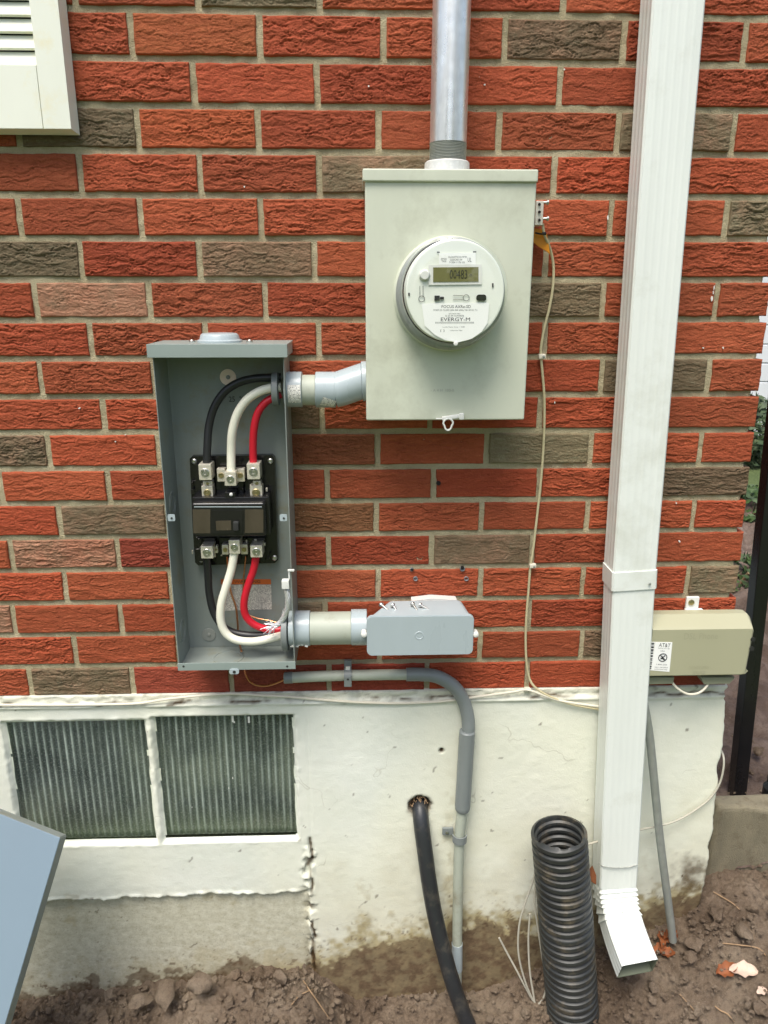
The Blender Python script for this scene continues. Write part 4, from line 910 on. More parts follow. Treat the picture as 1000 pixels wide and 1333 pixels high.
def sticker(parent, cx, cy, w, h, ang, Yc, r, name='sticker'):
    """small sheet curved round the pipe"""
    c = at(cx, cy, Yc - r); sc = (at(cx + 1, cy, Yc - r) - c).length; axz = at(cx, 507, Yc).z; W_, H_ = w * sc, h * sc; bm = B(); n = 8; rows = []
    a0 = math.asin(max(-.95, min(.95, (c.z - axz) / r))); ca, sa = math.cos(ang), math.sin(ang)
    for i in range(n + 1):
        row = []
        for j in range(n + 1):
            u, v = (i / n - .5) * W_, (j / n - .5) * H_; u, v = u * ca - v * sa, u * sa + v * ca; th_ = a0 + v / r
            row.append(bm.verts.new((c.x + u, Yc - (r + .0005) * math.cos(th_), axz + (r + .0005) * math.sin(th_))))
        rows.append(row)
    for p, q in zip(rows, rows[1:]):
        for j in range(n): bm.faces.new((p[j], p[j + 1], q[j + 1], q[j]))
    return obj(name, bm, M_bar, parent)
sticker(cpl, 383, 513.5, 17, 25, 0, yA, .0315); sticker(cpl2, 427, 525, 18, 14, R(-22), yA, .0315)

# ------------------------------------------------------------------ lower conduit body
yA = -.060
low = thing('conduit_body', 'grey plastic conduit body with loose screws lying on its top, below the meter box', 'conduit body', at(545, 852, -.07))
bm = B(); ring_between(bm, 368, 376, 795, 845); obj('bushing', bm, M_pvc_dark, low)
bm = B(); ring_between(bm, 376.5, 404.5, 796, 840, -.0015); lathe(bm, at(400, 818, yA), (1, 0, 0), [(.004, .027), (.008, .029), (.012, .0275), (.016, .0262)], 30, (False, False)); obj('coupling', bm, M_pvc, low)
bm = B()
for q in range(16):
    x = rr.uniform(377, 403); box(bm, at(x, rr.uniform(836, 842), yA - .024), (rr.uniform(.003, .006), .004, rr.uniform(.002, .004)), .001, seg=1)
obj('paint_chips', bm, M_caulk, low)['kind'] = 'stuff'
bm = B(); a = at(404, 818, yA); lathe(bm, a, (1, 0, 0), [(0, .0268), (.003, .0274), (.006, .0264), (.010, .0268), (.012, .0258)], 30, (False, False)); obj('cement_smear', bm, M_solvent, low)
bm = B(); ring_between(bm, 402, 460, 798, 838, -.0005); obj('pipe', bm, M_pvc_old, low)
bm = B(); ring_between(bm, 457, 478, 795, 838, 0); obj('hub', bm, M_pvc, low)
YL = -.112; YLb = -.036
f_px = [(477.5, 801), (617, 799.5), (618, 850), (477, 852.5)]
fc_ = [at(x, y, YL + .006) for x, y in f_px]; cxm = (fc_[0].x + fc_[1].x) / 2; w0 = fc_[1].x - fc_[0].x; zt_, zb_ = (fc_[0].z + fc_[1].z) / 2, (fc_[2].z + fc_[3].z) / 2
bk = (at(503, 781.5, YLb).x, at(603, 781.5, YLb).x)
bm = B(); A_ = rrect(cxm, (zt_ + zb_) / 2, w0 - .006, zt_ - zb_ - .004, .010); Bp = rrect((bk[0] + bk[1]) / 2, (zt_ + zb_) / 2, bk[1] - bk[0], zt_ - zb_ - .004, .012)
loft(bm, [Vector((x, YL + .008, z)) for x, z in A_], [Vector((x, YLb, z)) for x, z in Bp]); obj('body', bm, M_pvc, low)
bm = B(); plate(bm, cxm, (zt_ + zb_) / 2, w0, zt_ - zb_, YL + .008, YL + .002, .010, 6); plate(bm, cxm, (zt_ + zb_) / 2, w0 - .002, zt_ - zb_ - .002, YL + .002, YL, .009, 6)
lathe(bm, at(546, 827.5, YL), (0, -1, 0), [(0, .0085), (.0006, .0078), (.0006, .0066), (-.0001, .006)], 24, (False, False)); obj('cover', bm, M_pvc, low, 35)
for x in (474, 619.5):
    bm = B(); p = at(x, 826, YL + .004); cyl(bm, p + Vector((0, .012, 0)), p + Vector((0, -.001, 0)), .0055, 14); lathe(bm, p, (0, -1, 0), [(0, .0058), (.003, .005), (.0045, .002)], 14); obj('cover_screw', bm, M_caulk, low)
ztop = zt_ - .002
for i, (x, y, an, lb) in enumerate(((497, 789, .5, 'loose screw lying on the conduit body, leftmost of the four'), (512, 783, 1.2, 'loose screw standing on its tip side, second from left on the conduit body'), (538, 785, 1.1, 'loose screw left of the rightmost one on the conduit body'), (548, 786.5, .3, 'loose screw at the right end of the four on the conduit body'))):
    p = at(x, y, -.07); p.z = ztop + .005; p = Vector((p.x, -.066 - .004 * (i % 2), p.z)); d = Vector((math.cos(an) * .6, -.5 + .3 * (i % 2), -.25)).normalized()
    bm = B(); lathe(bm, p - d * .003, d, [(0, .0046), (.002, .0050), (.0035, .0044)], 12); cyl(bm, p, p + d * .016, .0024, 10, .0018); tag(obj('loose_screw', bm, M_zinc), ('loose screw lying on the conduit body, leftmost of the four', 'loose screw second from the left on the conduit body', 'loose screw third from the left on the conduit body', 'loose screw at the right end of the four on the conduit body')[i], 'screw', 'loose screws on the conduit body')
bm = B(); a, b = at(533, 778, -.022), at(597, 778, -.022)
prism(bm, rr_ := [at(x, y, -.004) for x, y in ((535, 777), (560, 774), (593, 776), (597, 784), (594, 800), (534, 800))], (0, -.02, 0)); obj('caulk_pad', bm, M_caulk, low)

# ------------------------------------------------------------------ thin grey conduit along the foundation
yc_ = -.022
thc = thing('thin_conduit', 'thin grey plastic conduit running along the bricks and bending down the foundation', 'conduit', at(595, 1265, -.04))
bm = B(); tube(bm, pts_at([(370, 882.5, yc_), (400, 881, yc_), (440, 879.5, yc_), (490, 878.5, yc_), (536, 878, yc_)]), .0108, 20); hp = obj('pipe', bm, M_pvc_old, thc)
bm = B(); tube(bm, pts_at([(370.5, 882.5, yc_), (381, 882, yc_)]), .0116, 20); obj('pipe_end', bm, M_pvc_dark, hp)
bm = B(); tube(bm, pts_at([(529, 878, yc_), (548, 878, yc_), (566, 880, yc_), (582, 887, yc_), (595, 898, yc_), (604, 914, yc_), (609, 932, yc_ - .003), (610, 948, yc_ - .006), (609.5, 962, yc_ - .006)]), .0136, 20); obj('bend', bm, M_pvc_dark, thc)
bm = B(); a, b = at(608.5, 951, yc_ - .008), at(602, 1055, yc_ - .008); lathe(bm, a, (b - a), [(0, .0145), (.002, .0165), ((b - a).length - .012, .0165), ((b - a).length - .003, .0155), ((b - a).length, .0135)], 24); obj('expansion_coupling', bm, M_pvc_dark, thc)
bm = B(); tube(bm, pts_at([(602, 1050, yc_ - .008), (598, 1100, yc_ - .008), (596, 1180, yc_ - .008), (595, 1250, yc_ - .01), (594.5, 1330, yc_ - .012)]), .0112, 20); obj('pipe', bm, M_pvc_old, thc)
bm = B(); tube(bm, pts_at([(595.3, 1228, yc_ - .009), (595, 1262, yc_ - .01)]), .0124, 20); obj('joint', bm, M_pvc, thc)
def strap(x, y, wide, horiz):
    p = at(x, y, yc_ - (.0 if horiz else .008)); bm = B(); r0 = .0135; n = 12; pr = [Vector((0, (r0) * math.sin(a) * -1, r0 * math.cos(a))) for a in [math.pi * i / n for i in range(n + 1)]]
    out = [Vector((0, v.y * 1.18, v.z * 1.18)) for v in pr]; poly = pr + out[::-1]
    if horiz: prism(bm, [p + v - Vector((wide / 2, 0, 0)) for v in poly], (wide, 0, 0)); box(bm, p + Vector((0, .010, .021)), (wide, .008, .016), .001); box(bm, p + Vector((0, -.014, -.006)), (wide, .006, .022), .001)
    else:
        prism(bm, [p + Vector((v.z, v.y, -wide / 2)) for v in poly], (0, 0, wide)); box(bm, p + Vector((-.024, .016, .004)), (.024, .006, wide), .001)
    return bm, p
bm, p = strap(453, 879, .015, True); s_ = obj('strap', bm, M_pvc_dark, thc); bm = B(); box(bm, at(453, 870, -.026), (.009, .003, .008), .0005); obj('strap_hole', bm, M_caulk, s_); bm = B(); lathe(bm, at(453, 884.5, -.0395), (0, -1, 0), [(0, .0022), (.0005, .002)], 10); obj('strap_bolt', bm, M_hole, s_)
bm, p = strap(598.5, 1090, .017, False); s_ = obj('strap', bm, M_pvc_dark, thc); bm = B(); lathe(bm, p + Vector((-.026, .011, .004)), (0, -1, 0), [(0, .0036), (.002, .0034), (.003, .001)], 12); obj('strap_screw', bm, M_zinc, s_)

# ------------------------------------------------------------------ black pipe coming out of the foundation
bm = B(); tube(bm, pts_at([(547, 1040, .03), (547, 1052, .0), (549, 1075, -.022), (553.5, 1110, -.036), (559, 1150, -.048), (566, 1190, -.060), (576, 1232, -.074), (588, 1275, -.09), (603, 1318, -.105), (622, 1362, -.12)]), lambda t: .0172, 24)
tag(obj('black_hose', bm, M_hose), 'thick black plastic pipe coming out of a hole in the foundation', 'pipe')
bm = B()
for q in range(70):
    a = rr.uniform(0, 2 * math.pi); q0 = rr.uniform(.010, .021); p = hole_c + Vector((q0 * math.cos(a), .012 + rr.uniform(-.006, .02), abs(q0 * math.sin(a)) * (1 if rr.random() < .75 else -.3)))
    tube(bm, [p, p + Vector((rr.uniform(-.005, .005), rr.uniform(-.008, .004), rr.uniform(-.009, .004)))], rr.uniform(.0006, .0014), 4, True, 1, False)
tag(obj('hole_debris', bm, M_twig, None, 0), 'ragged brown fibres stuffed in the hole above the black plastic pipe', 'debris')

# ------------------------------------------------------------------ downspout
def profile(w, d, rib=.0007):
    """closed section of a corrugated square downspout: x across, y depth"""
    P = []; n = 64
    front = [(-w / 2 + .006, -d / 2)]
    for i in range(n + 1):
        u = i / n; x = -w / 2 + .008 + (w - .016) * u; s = math.sin(u * math.pi * 5) ** 3 ; P.append((x, -d / 2 + rib * .5 * (1 - s * s) ))
    R_ = [(w / 2 - .003, -d / 2 + .0006), (w / 2, -d / 2 + .004)] + [(w / 2 - rib * .5 * (1 - math.cos(2 * math.pi * i / 8)), -d / 2 + .006 + (d - .012) * i / 24) for i in range(25)] + [(w / 2, d / 2 - .004), (w / 2 - .004, d / 2)]
    L_ = [(-x, y) for x, y in R_[::-1]]
    return P + R_ + L_
def sweep(bm, path, prof, scale=None, tw=None, caps=True):
    rings = []; n = len(path)
    for i, p in enumerate(path):
        t = (path[min(i + 1, n - 1)] - path[max(i - 1, 0)]).normalized(); X = Vector((1, 0, 0)); X = (X - t * X.dot(t)).normalized(); Yv = t.cross(X) * -1
        if Yv.y < 0: Yv = -Yv
        if tw: a = tw(i / (n - 1)); X, Yv = X * math.cos(a) + Yv * math.sin(a), Yv * math.cos(a) - X * math.sin(a)
        k = scale(i / (n - 1)) if scale else (1, 1)
        rings.append([bm.verts.new(p + X * x * k[0] + Yv * y * k[1]) for x, y in prof])
    m = len(prof)
    for a, b in zip(rings, rings[1:]):
        for j in range(m): bm.faces.new((a[j], a[(j + 1) % m], b[(j + 1) % m], b[j]))
    if caps: bm.faces.new(rings[0])
    return rings
YD0 = -.078; DD = .060
wd_t = at(917, 0, YD0).x - at(853, 0, YD0).x; wd_b = at(846, 950, YD0).x - at(789, 950, YD0).x; DW = (wd_t + wd_b) / 2
ctr = lambda xl, xr, y: at((xl + xr) / 2, y, YD0) + Vector((0, DD / 2, 0))
d_top, d_band, d_b = ctr(852.5, 917.5, 0), ctr(797, 857, 745), ctr(781, 831, 1150)
dsp = thing('downspout', 'white ribbed metal downspout running the full height of the photo', 'downspout', Vector((d_b.x, d_b.y, .1)))
up = d_top + (d_top - d_band) * .5
prof = profile(DW, DD)
bm = B(); sweep(bm, [up, d_top, (d_top + d_band) / 2, d_band], prof); obj('pipe', bm, M_white, dsp, 25)
bm = B(); sweep(bm, [d_band + Vector((0, 0, .012)), (d_band + d_b) / 2, d_b + (d_b - d_band) * .02], [(x * .985, y * .98) for x, y in prof]); obj('pipe', bm, M_white, dsp, 25)
bp = [(x, y) for x, y in profile(DW + .0035, DD + .0035, .0001)]
b0, b1 = ctr(796, 858, 744), ctr(795, 857, 768)
bm = B(); sweep(bm, [b0, b1], bp); band = obj('band', bm, M_white, dsp, 25)
bm = B(); lathe(bm, at(846, 760, YD0 - .004), (0, -1, 0), [(0, .0026), (.0012, .0024), (.0018, .001)], 10); objs('rivet', bm, M_dullgalv, band)
bm = B(); tube(bm, pts_at([(780, 1124, YD0 + .01), (786, 1128, YD0 - .001), (800, 1130, YD0 - .0025), (818, 1129, YD0 - .0025), (830, 1126, YD0 - .001)]), .0011, 6); obj('tie_wire', bm, M_dullgalv, dsp)
# crimped elbow kicking out towards the viewer
e0 = d_b; e_out = at(830, 1261, -.172)
pth = []; n = 60; p0 = e0; p3 = Vector((e_out.x, e_out.y, e_out.z)); p1 = p0 + Vector((.004, 0, -.070)); p2 = p3 - Vector((.14, -.93, -.34)) * .085
for i in range(n + 1):
    t = i / n; pth.append(p0 * (1 - t) ** 3 + p1 * 3 * t * (1 - t) ** 2 + p2 * 3 * t * t * (1 - t) + p3 * t ** 3)
def crimp(t):
    if .08 < t < .56:
        s = .945 + .115 * (((t - .08) / .48 * 6) % 1.0) ** 1.4; return (s, s)
    return (.985, .97)
bm = B(); rings = sweep(bm, pth, [(x * .98, y * .98) for x, y in profile(DW, DD, .0012)], crimp, None, False)
ends = [[v.co.copy() for v in rings[i]] for i in (-1, -12, -22)]; ctrs = [pth[-1], pth[-12], pth[-22]]
seam_src = [(pth[i], [v.co.copy() for v in rings[i]]) for i in range(0, 60)]
seam_pts = []
for i in range(0, 60, 2):
    p_, rg_ = seam_src[i]; q = min(rg_, key=lambda v: v.y + abs(v.x - p_.x) * .4); seam_pts.append(Vector((p_.x, q.y - .0006, q.z)))
el = obj('elbow', bm, M_white, dsp, 25)
bm = B(); rg = []
for e_, c_, k in zip(ends, ctrs, (0, .07, .10)): rg.append([bm.verts.new(v + (c_ - v) * k) for v in e_])
rg.insert(1, [bm.verts.new(v + (ctrs[0] - v) * .05 + (ctrs[1] - ctrs[0]) * .02) for v in ends[0]]); m = len(rg[0])
for a, b in zip(rg, rg[1:]):
    for j in range(m): bm.faces.new((a[j], a[(j + 1) % m], b[(j + 1) % m], b[j]))
bm.faces.new(rg[-1]); obj('inner_face', bm, M_inner, el, 30)
seam_pts = seam_pts[14:]; bm = B(); tube(bm, seam_pts, .0005, 5, True, 1, False); obj('seam', bm, M_trim, el)

# ------------------------------------------------------------------ corrugated drain pipe
ct0, cb0 = at(727.5, 1081, -.108), at(748, 1345, -.118); axc = (cb0 - ct0).normalized(); Lc = (cb0 - ct0).length + .1
cr_ = (at(765, 1085, -.108).x - at(691, 1085, -.108).x) / 2 - .002
bm = B(); prof_ = []; pt_ = .0182; n = int(Lc / pt_ * 10); 
for i in range(n + 1):
    d = i / 10 * pt_; ph = (i % 10) / 10; s = 1 if .18 < ph < .72 else (0 if ph < .08 or ph > .82 else .5); prof_.append((d + .004, cr_ - .0062 * (1 - s) + rr.uniform(-.0003, .0003)))
outer = lathe(bm, ct0, axc, prof_, 72, (False, True))
inner = lathe(bm, ct0, axc, [(.004, cr_ - .0065)] + [(i / 6 * pt_ + .006, cr_ - .0072 - .004 * (math.sin(i / 6 * 2 * math.pi) < 0)) for i in range(1, 120)], 72, (False, True))
for j in range(72):
    bm.faces.new((outer[0][j], outer[0][(j + 1) % 72], inner[0][(j + 1) % 72], inner[0][j]))
for j in range(72):
    k = .004 * mnoise.noise(Vector((math.cos(j * 2 * math.pi / 72) * 2.2, math.sin(j * 2 * math.pi / 72) * 2.2, 3.1))) + (.004 if 20 < j < 30 else 0)
    for rg in (outer[0], inner[0]): rg[j].co -= axc * k
for i, rg in enumerate(outer):
    for j, v in enumerate(rg): v.co += Vector((.0012 * mnoise.noise(v.co * 9), .0012 * mnoise.noise(v.co * 9 + Vector((5, 0, 0))), .0016 * mnoise.noise(v.co * 12)))
tag(obj('drain_pipe', bm, M_corr, None, 50), 'upright black corrugated drain pipe standing in the dirt beside the downspout', 'drain pipe')

# ------------------------------------------------------------------ loose wires, rod
bm = B(); tube(bm, pts_at([(700, 1120, -.06), (693, 1150, -.06), (683, 1178, -.062), (676, 1205, -.065), (675, 1240, -.07), (682, 1272, -.075), (692, 1298, -.08), (700, 1307, -.085), (708, 1298, -.085), (711, 1280, -.082), (706, 1245, -.076), (700, 1205, -.07), (696, 1170, -.062), (700, 1120, -.06)]), .0022, 8)
tube(bm, pts_at([(650, 1221, -.045), (660, 1240, -.05), (672, 1262, -.06), (684, 1285, -.07), (694, 1303, -.08)]), .0022, 8); tube(bm, pts_at([(690, 1190, -.06), (688, 1225, -.065), (690, 1265, -.072), (696, 1303, -.082), (697, 1309, -.084)]), .0022, 8)
tag(obj('wire_coil', bm, M_wiregrey), 'loose hanging coil of thin beige wire left of the corrugated pipe', 'wire')
bm = B(); tube(bm, pts_at([(758, 1102, -.05), (770, 1098, -.05), (800, 1089, -.045), (835, 1080, -.04), (860, 1075, -.03), (882, 1068, -.024), (905, 1055, -.018), (925, 1039, -.014), (937, 1020, -.012), (942, 1000, -.01), (942, 985, .0), (938, 975, .03)]), .0021, 8, True, 6); tag(obj('loose_wire', bm, M_wiregrey), 'thin loose wire sagging across the foundation right of the downspout', 'wire')
bm = B(); tube(bm, pts_at([(836, 905, -.045), (846, 960, -.047), (858, 1080, -.052), (868, 1160, -.055), (874, 1206, -.058), (876, 1225, -.06)]), .0085, 14); tag(obj('metal_rod', bm, M_dullgalv), 'dull grey metal rod leaning on the foundation behind the downspout', 'rod')
bm = B(); prism(bm, [at(x, y, -.075) for x, y in ((767, 1132), (771, 1127), (776, 1140), (776, 1152), (770, 1148))], (0, -.001, .002)); tag(obj('dry_leaf', bm, M_leaf, None, 0), 'brown leaf caught between corrugated pipe and downspout', 'leaf', 'dry leaves')

# ------------------------------------------------------------------ telecom box
YTf = -.070
tel = thing('telecom_box', 'khaki plastic telephone box half hidden behind the downspout', 'utility box', at(910, 885, -.05))
rt, rb = at(985, 817, YTf), at(976, 881, YTf); tx0 = at(848, 850, YD0).x + .0015; topf, botf = at(910, 817, YTf).z, at(910, 881.5, YTf).z
tz = at(920, 797.5, -.036).z
def side_poly(xk): return None
sec = lambda x, e: [Vector((x, -.022 - e, botf + .001 + e)), Vector((x, YTf + .006, botf + .0005 + e)), Vector((x, YTf + e, botf + .005 + e)), Vector((x, YTf + e, topf - .004 - e)), Vector((x, YTf + .004 + e, topf - e)), Vector((x, -.046, tz - .004 - e)), Vector((x, -.041, tz - e)), Vector((x, -.022, tz - e))]
bm = B(); xs_ = [(tx0, 0), (rt.x - .018, 0), (rt.x - .006, .001), (rt.x, .008)]; prev = None
for x, e in xs_:
    rg = [bm.verts.new(p) for p in sec(x, e)]
    if x > rt.x - .01:
        for v in rg[2:4]: v.co.x -= (.0 if v.co.z > .86 else .004)
    if prev:
        for j in range(len(rg)): bm.faces.new((prev[j], prev[(j + 1) % len(rg)], rg[(j + 1) % len(rg)], rg[j]))
    else: bm.faces.new(rg)
    prev = rg
bm.faces.new(prev[::-1]); lidt = obj('cover', bm, M_tel, tel, 25)
bm = B(); box(bm, ((tx0 + rt.x) / 2 - .004, -.0195, (tz + botf) / 2 - .006), (rt.x - tx0 - .016, .029, tz - botf - .010), .004)
for q in ([(840, 882), (878, 882), (876, 890), (842, 891)], [(913, 882), (957, 882), (950, 890), (917, 891)]): prism(bm, [at(x, y, -.056) for x, y in q], (0, .03, 0))
obj('base', bm, M_teldark, tel)
bm = B(); box(bm, at(901, 785.5, -.012), (.026, .007, .030), .002); box(bm, at(905, 796, -.022), (.036, .022, .006), .002); brt = obj('mounting_bracket', bm, M_caulk, tel)
bm = B(); lathe(bm, at(900, 784, -.016), (0, -1, 0), [(0, .006), (.002, .006), (.003, .003)], 12); obj('bracket_screw', bm, M_brass, brt)
bm = B()
for x, y in ((980.5, 832.5), (979, 844.5)): lathe(bm, at(x, y, YTf - .0003), (0, -1, 0), [(-.001, .0046), (.0008, .0046), (.0008, .003)], 14)
objs('lock_hole', bm, M_hole, lidt)
bm = B(); quad_plate(bm, [(853, 835.5), (875.3, 836), (871.5, 874.5), (848, 872.5)], YTf + .0003, .0007); lb = obj('label_sticker', bm, M_paper, tel, 0)
YQ = YTf - .0006; ro = R(-4)
text('lettering', 'AT&T', M_ink, lb, (865.5, 840), YQ, width_px=15, size_px=5.5, rot=ro)
for b_, x_, y_, w_ in (('before you dig', 864.5, 844.2, 15), ('CALL', 863, 847.5, 6), ('1-800-555', 861.5, 865.2, 14), ('not a terminal', 861, 868.6, 17), ('authorized only', 860.5, 871.5, 17)): text('lettering', b_, M_grey_ink, lb, (x_, y_), YQ, width_px=w_, size_px=1.9, rot=ro)
bm = B(); c = at(863, 856, YQ)
tube(bm, [c + Vector((.0082 * math.cos(a), 0, .0082 * math.sin(a))) for a in [2 * math.pi * i / 24 for i in range(25)]], .0008, 5, True, 1, False); tube(bm, [c + Vector((-.0055, 0, .0055)), c + Vector((.0055, 0, -.0055))], .0008, 5); tube(bm, [c + Vector((.0045, 0, .0045)), c + Vector((-.004, 0, -.003))], .0010, 5); tube(bm, [c + Vector((-.004, 0, .0)), c + Vector((.003, 0, -.005))], .0007, 5); tube(bm, [c + Vector((-.002, 0, .003)), c + Vector((.001, 0, -.002))], .0012, 5)
obj('emblem', bm, M_ink, lb, 0)
bm = B()
yy = 836.5
while yy < 872:
    h_ = rr.choice([.9, 1.4, 2.2]); xo = 852.6 - (yy - 836) * .12; quad_plate(bm, [(xo - 4.5, yy), (xo - .8, yy), (xo - .9, yy + h_), (xo - 4.6, yy + h_)], YTf + .0003, .001); yy += h_ + rr.choice([.9, 1.5])
obj('barcode', bm, M_ink, lb, 0)
bm = B(); quad_plate(bm, [(846, 835.4), (852.6, 835.5), (848, 872.5), (841, 872)], YTf + .0003, .0006); obj('label_backing', bm, M_paper, tel, 0)
text('lettering', 'DSL Phone', M_telprint, lidt, (913, 828), YTf - .0003, width_px=44, size_px=9); text('lettering', 'DO NOT OPEN', M_telprint, lidt, (910, 869), YTf - .0003, width_px=26, size_px=4); text('lettering', 'SERVICE', M_telprint, lidt, (910, 875.5), YTf - .0003, width_px=16, size_px=4)
thin('wire_loop', [(874, 886, -.05), (878, 892, -.052), (886, 899, -.056), (896, 903.5, -.058), (907, 903, -.058), (916, 898, -.056), (923, 889, -.05), (925, 884, -.046)], .0024, M_wirewhite, 'short loop of cream wire hanging under the telephone box', 'wire')

# ------------------------------------------------------------------ removed box cover, lower left foreground
A1 = at(78, 1091, -.20); sA = (A1 - CAM).dot(f_) / FPX
facing = lambda x, y, k=1.0: CAM + (r_ * (x - 500) + d_ * (y - 666.5) + f_ * FPX) * sA * k
Bq = facing(0, 1060, 1.022); Cq = facing(0, 1312, .985)
u_ = (Bq - A1).normalized(); v_ = (Cq - A1); v_ = (v_ - u_ * v_.dot(u_)).normalized(); nrm_ = u_.cross(v_).normalized()
if nrm_.y > 0: nrm_ = -nrm_
pw, pl, pt2 = .236, .48, .020
pc = thing('box_cover', 'blue grey metal cover of the disconnect box leaning at the lower left edge', 'metal cover', A1 + v_ * pl)
def oriented(bm, u0, u1, v0, v1, n0, n1, bev=.0012):
    vs = box(bm, (0, 0, 0), (u1 - u0, v1 - v0, n1 - n0), bev)
    for w in vs:
        q = w.co; w.co = A1 + u_ * (q.x + (u0 + u1) / 2) + v_ * (q.y + (v0 + v1) / 2) + nrm_ * (q.z + (n0 + n1) / 2)
bm = B(); oriented(bm, 0, pw, 0, pl, -.002, 0); obj('face', bm, M_lid, pc)
bm = B(); oriented(bm, -.0005, .0012, .001, pl, -pt2, -.0018, .0004); obj('side_flange', bm, M_boxgrey, pc)
bm = B(); oriented(bm, pw - .0012, pw + .0005, .001, pl, -pt2, -.0018, .0004); obj('side_flange', bm, M_boxgrey, pc)
bm = B(); oriented(bm, .0015, pw - .0015, -.0005, .0012, -pt2, -.0018, .0004); obj('top_flange', bm, M_boxgrey, pc)

# ------------------------------------------------------------------ fence posts, concrete, background on the right
def post(x, y, Y, lab, topy, half=.018):
    p = at(x, y, Y); bm = B(); zb = p.z - .12; box(bm, (p.x - .8 * math.sin(R(2.4)), Y, zb + .8), (half * 2, half * 2, 1.6), .003, Matrix.Rotation(R(-2.4), 3, 'Y'), 2); tag(obj('fence_post', bm, M_iron), lab, 'fence post', 'black steel fence posts')
post(962, 1030, .34, 'black square steel fence post standing just behind the corner of the house', 500)
p = at(995, 1100, .14); bm = B(); box(bm, (p.x + .006, .14, p.z + .75), (.034, .034, 1.6), .003); lathe(bm, (p.x + .006, .14, p.z + .115), (0, 0, 1), [(0, .02), (.01, .029), (.05, .029), (.06, .02)], 20); tag(obj('fence_post', bm, M_iron), 'black steel fence post with a collar at the right edge of the photo', 'fence post', 'black steel fence posts')
bm = B(); a, b = at(929, 1120, .06), at(1000, 1045, .06)
box(bm, ((a.x + b.x) / 2 + .10, .085, (a.z + b.z) / 2 - .035), (b.x - a.x + .22, .05, b.z - a.z + .05), .014, seg=3)
bmesh.ops.subdivide_edges(bm, edges=bm.edges[:], cuts=4, use_grid_fill=True)
for v in bm.verts: v.co += Vector((1, 1, 1)) * .007 * mnoise.noise(v.co * 22)
tag(obj('concrete_block', bm, M_conc), 'rough old concrete block half buried beyond the house corner', 'concrete block')
gar = thing('garage', 'white building with flat siding seen beyond the house corner', 'building', (4.6, 5.4, .2))
bm = B(); box(bm, (5.6, 7.0, 1.7), (4.6, 3.0, 3.0)); obj('wall', bm, M_siding, gar, 0)
for i in range(17):
    bm = B(); box(bm, (5.6, 5.492, .30 + i * .17), (4.64, .016, .158), .004, seg=1); obj('siding_board', bm, M_siding, gar, 0)
bm = B(); box(bm, (3.4, 5.47, 1.45), (.11, .05, 2.5), .004); obj('corner_trim', bm, M_siding, gar)
bm = B(); prism(bm, [Vector((3.0, 5.0, 3.2)), Vector((3.0, 9, 3.2)), Vector((3.0, 7, 4.4))], (5.2, 0, 0)); obj('roof', bm, M_trim, gar, 0)
bm = B(); box(bm, (5.6, 5.49, .12), (4.62, .03, .20)); obj('foundation', bm, M_conc, gar, 0)
def leafmass(name, c, rx, ry, rz, n, sz, cols, label, cat, seed):
    rg = random.Random(seed); t = NT(name + '_leaf'); oi = t.noise(t.geo(), 14, 3, .7); cc = t.ramp(oi, [(.35, C(*cols[0])), (.65, C(*cols[1]))])
    m_ = t.fin(cc, .6, 0); bm = B()
    for i in range(n):
        v = Vector((rg.gauss(0, 1), rg.gauss(0, 1), rg.gauss(0, 1))).normalized() * rg.uniform(.45, 1) ** .5
        p = Vector((c[0] + v.x * rx, c[1] + v.y * ry, c[2] + v.z * rz)) 
        a = Vector((rg.gauss(0, 1), rg.gauss(0, 1), rg.gauss(0, 1))).normalized(); b = a.orthogonal().normalized(); s = sz * rg.uniform(.6, 1.3)
        bm.faces.new([bm.verts.new(p + q) for q in (a * s, b * s * .45, -a * s * .8, -b * s * .45)])
    th = thing(name, label, cat, (c[0], c[1], c[2] - rz)); o = obj('foliage', bm, m_, th, 0)
    bm = B()
    for k in range(5): a = k * 1.25; tube(bm, [Vector((c[0], c[1], c[2] - rz - .05)), Vector((c[0] + .5 * rx * math.cos(a), c[1] + .5 * ry * math.sin(a), c[2] + .2 * rz))], .008, 6)
    obj('stem', bm, M_twig, th)
leafmass('shrub', (3.55, 4.5, .42), .55, .4, .34, 2600, .045, ((40, 58, 32), (72, 90, 54)), 'green leafy shrub in front of the white building', 'shrub', 3)
leafmass('ground_ivy', (2.95, 3.1, .22), .40, .35, .12, 1500, .035, ((34, 56, 24), (70, 94, 44)), 'low green plants on the soil between fence post and house corner', 'plant', 5)
leafmass('weed', (2.35, 1.9, .24), .16, .16, .08, 260, .03, ((42, 64, 28), (80, 100, 50)), 'small weeds on the soil bank behind the black post', 'plant', 6)

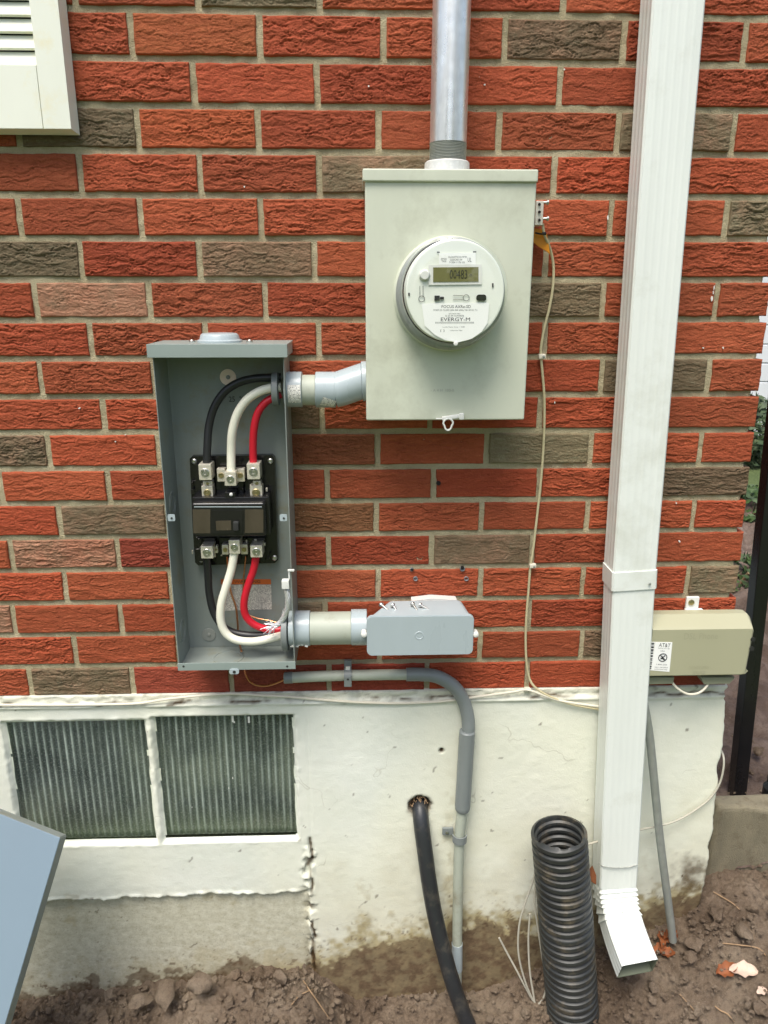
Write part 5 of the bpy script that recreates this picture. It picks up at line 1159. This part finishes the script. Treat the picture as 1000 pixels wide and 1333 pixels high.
# ------------------------------------------------------------------ leaves and twigs on the ground
bpy.context.view_layer.update(); DG = bpy.context.evaluated_depsgraph_get()
def gpt(x, y, up=.006):
    """where the line of sight meets the soil"""
    d = (at(x, y, 0) - CAM).normalized(); ok, p, n_, i_ = so_.ray_cast(CAM, d, depsgraph=DG)
    return p + Vector((0, -.3, 1)) * up if ok else at(x, y, -.1)
def leaf(x, y, L_, W_, ang, m, label, curl=.35, sd=0):
    p = gpt(x, y, .010); bm = B(); n = 8; rows = []; d = Vector((math.cos(ang), math.sin(ang), .12)).normalized(); s = Vector((-math.sin(ang), math.cos(ang), .30)).normalized()
    for i in range(n + 1):
        t = i / n; w = W_ * math.sin(math.pi * min(.98, max(.04, t))) ** .7 * (1 + .2 * math.sin(t * 17 + sd)); row = []
        for j in range(-2, 3): q = j / 2; row.append(bm.verts.new(p + d * (t - .5) * L_ + s * q * w / 2 + Vector((0, -.2, 1)).normalized() * (curl * W_ * q * q + .12 * L_ * math.sin(t * 3.1 + sd))))
        rows.append(row)
    for a, b in zip(rows, rows[1:]):
        for j in range(4): bm.faces.new((a[j], a[j + 1], b[j + 1], b[j]))
    tag(obj('dry_leaf', bm, m), label, 'leaf', 'dry leaves')
leaf(861, 1228, .044, .026, 1.1, M_leaf, 'brown curled leaf nearest the foot of the metal rod', .4, 1); leaf(872, 1222, .040, .024, .4, M_leaf, 'brown leaf on the right of the little heap by the downspout outlet', .4, 2); leaf(866, 1244, .036, .024, -.5, M_leaf, 'reddish brown leaf lowest in the little heap by the downspout outlet', .4, 3); leaf(857, 1240, .034, .022, .2, M_leaf, 'brown leaf on the left of the little heap by the downspout outlet', .3, 5)
leaf(944, 1267, .044, .030, .1, M_leaf, 'torn brown leaf half under the pale leaf on the right', .3, 4); leaf(966, 1269, .054, .032, -.35, M_leafpale, 'pale pinkish torn leaf lying on the soil at the lower right', .2, 6); leaf(990, 1294, .026, .016, .3, M_leafpale, 'small pale leaf scrap at the lower right edge', .1, 7)
for l, lb in (([(395, 1278), (404, 1292), (414, 1306), (430, 1330)], 'pale dry twig lying on the dirt heap under the peeling paint'), ([(380, 1310), (390, 1298), (400, 1293), (408, 1290)], 'short curved twig beside the longer twig on the dirt heap'), ([(928, 1163), (940, 1170), (953, 1178), (962, 1186)], 'thin straight twig right of the house corner'), ([(940, 1230), (960, 1232), (985, 1236), (996, 1246)], 'long thin twig on the soil at the right edge'), ([(884, 1296), (893, 1306), (903, 1318), (906, 1328)], 'short pale twig below the curled leaves'), ([(930, 1312), (938, 1318), (946, 1322), (955, 1332)], 'bent pale twig in the lower right corner')):
    bm = B(); tube(bm, [gpt(x, y, .006) for x, y in l], .0013, 6, True, 4); tag(obj('twig', bm, M_twig), lb, 'twig', 'dry twigs on the dirt')

# ------------------------------------------------------------------ unseen trees behind the camera, added to give reflections contrast
rs = np.random.RandomState(3); cl = []
for cx, cy, cz, rx, rz, n in ((-11, -13, 3.2, 3.6, 2.6, 900), (-5.5, -16, 3.8, 3.2, 3.4, 900), (1.5, -18, 2.4, 3.0, 1.8, 600), (7.5, -14, 4.2, 3.4, 3.6, 900), (13, -11, 3.0, 3.4, 2.6, 800), (-15, -6, 3.0, 3, 2.6, 600)):
    d = rs.normal(size=(n, 3)); d /= np.linalg.norm(d, axis=1)[:, None]; q = d * (rs.rand(n, 1) ** .4) * np.array([rx, rx * .7, rz]) + np.array([cx, cy, cz])
    a = rs.normal(size=(n, 3)); a /= np.linalg.norm(a, axis=1)[:, None]; b = np.cross(a, rs.normal(size=(n, 3))); b /= np.linalg.norm(b, axis=1)[:, None]; z = rs.uniform(.18, .42, (n, 1))
    cl.append(np.stack([q + a * z, q + b * z * .6, q - a * z, q - b * z * .6], 1).reshape(-1, 3))
V = np.concatenate(cl); me = bpy.data.meshes.new('reflection_trees'); me.from_pydata(V.tolist(), [], np.arange(len(V)).reshape(-1, 4).tolist())
t = NT('reflection_foliage'); M_far = t.fin(t.ramp(t.noise(t.geo(), .8, 4, .7), [(.35, C(48, 70, 30)), (.65, C(92, 116, 54))]), .7)
link('reflection_trees', me, M_far)['kind'] = 'stuff'
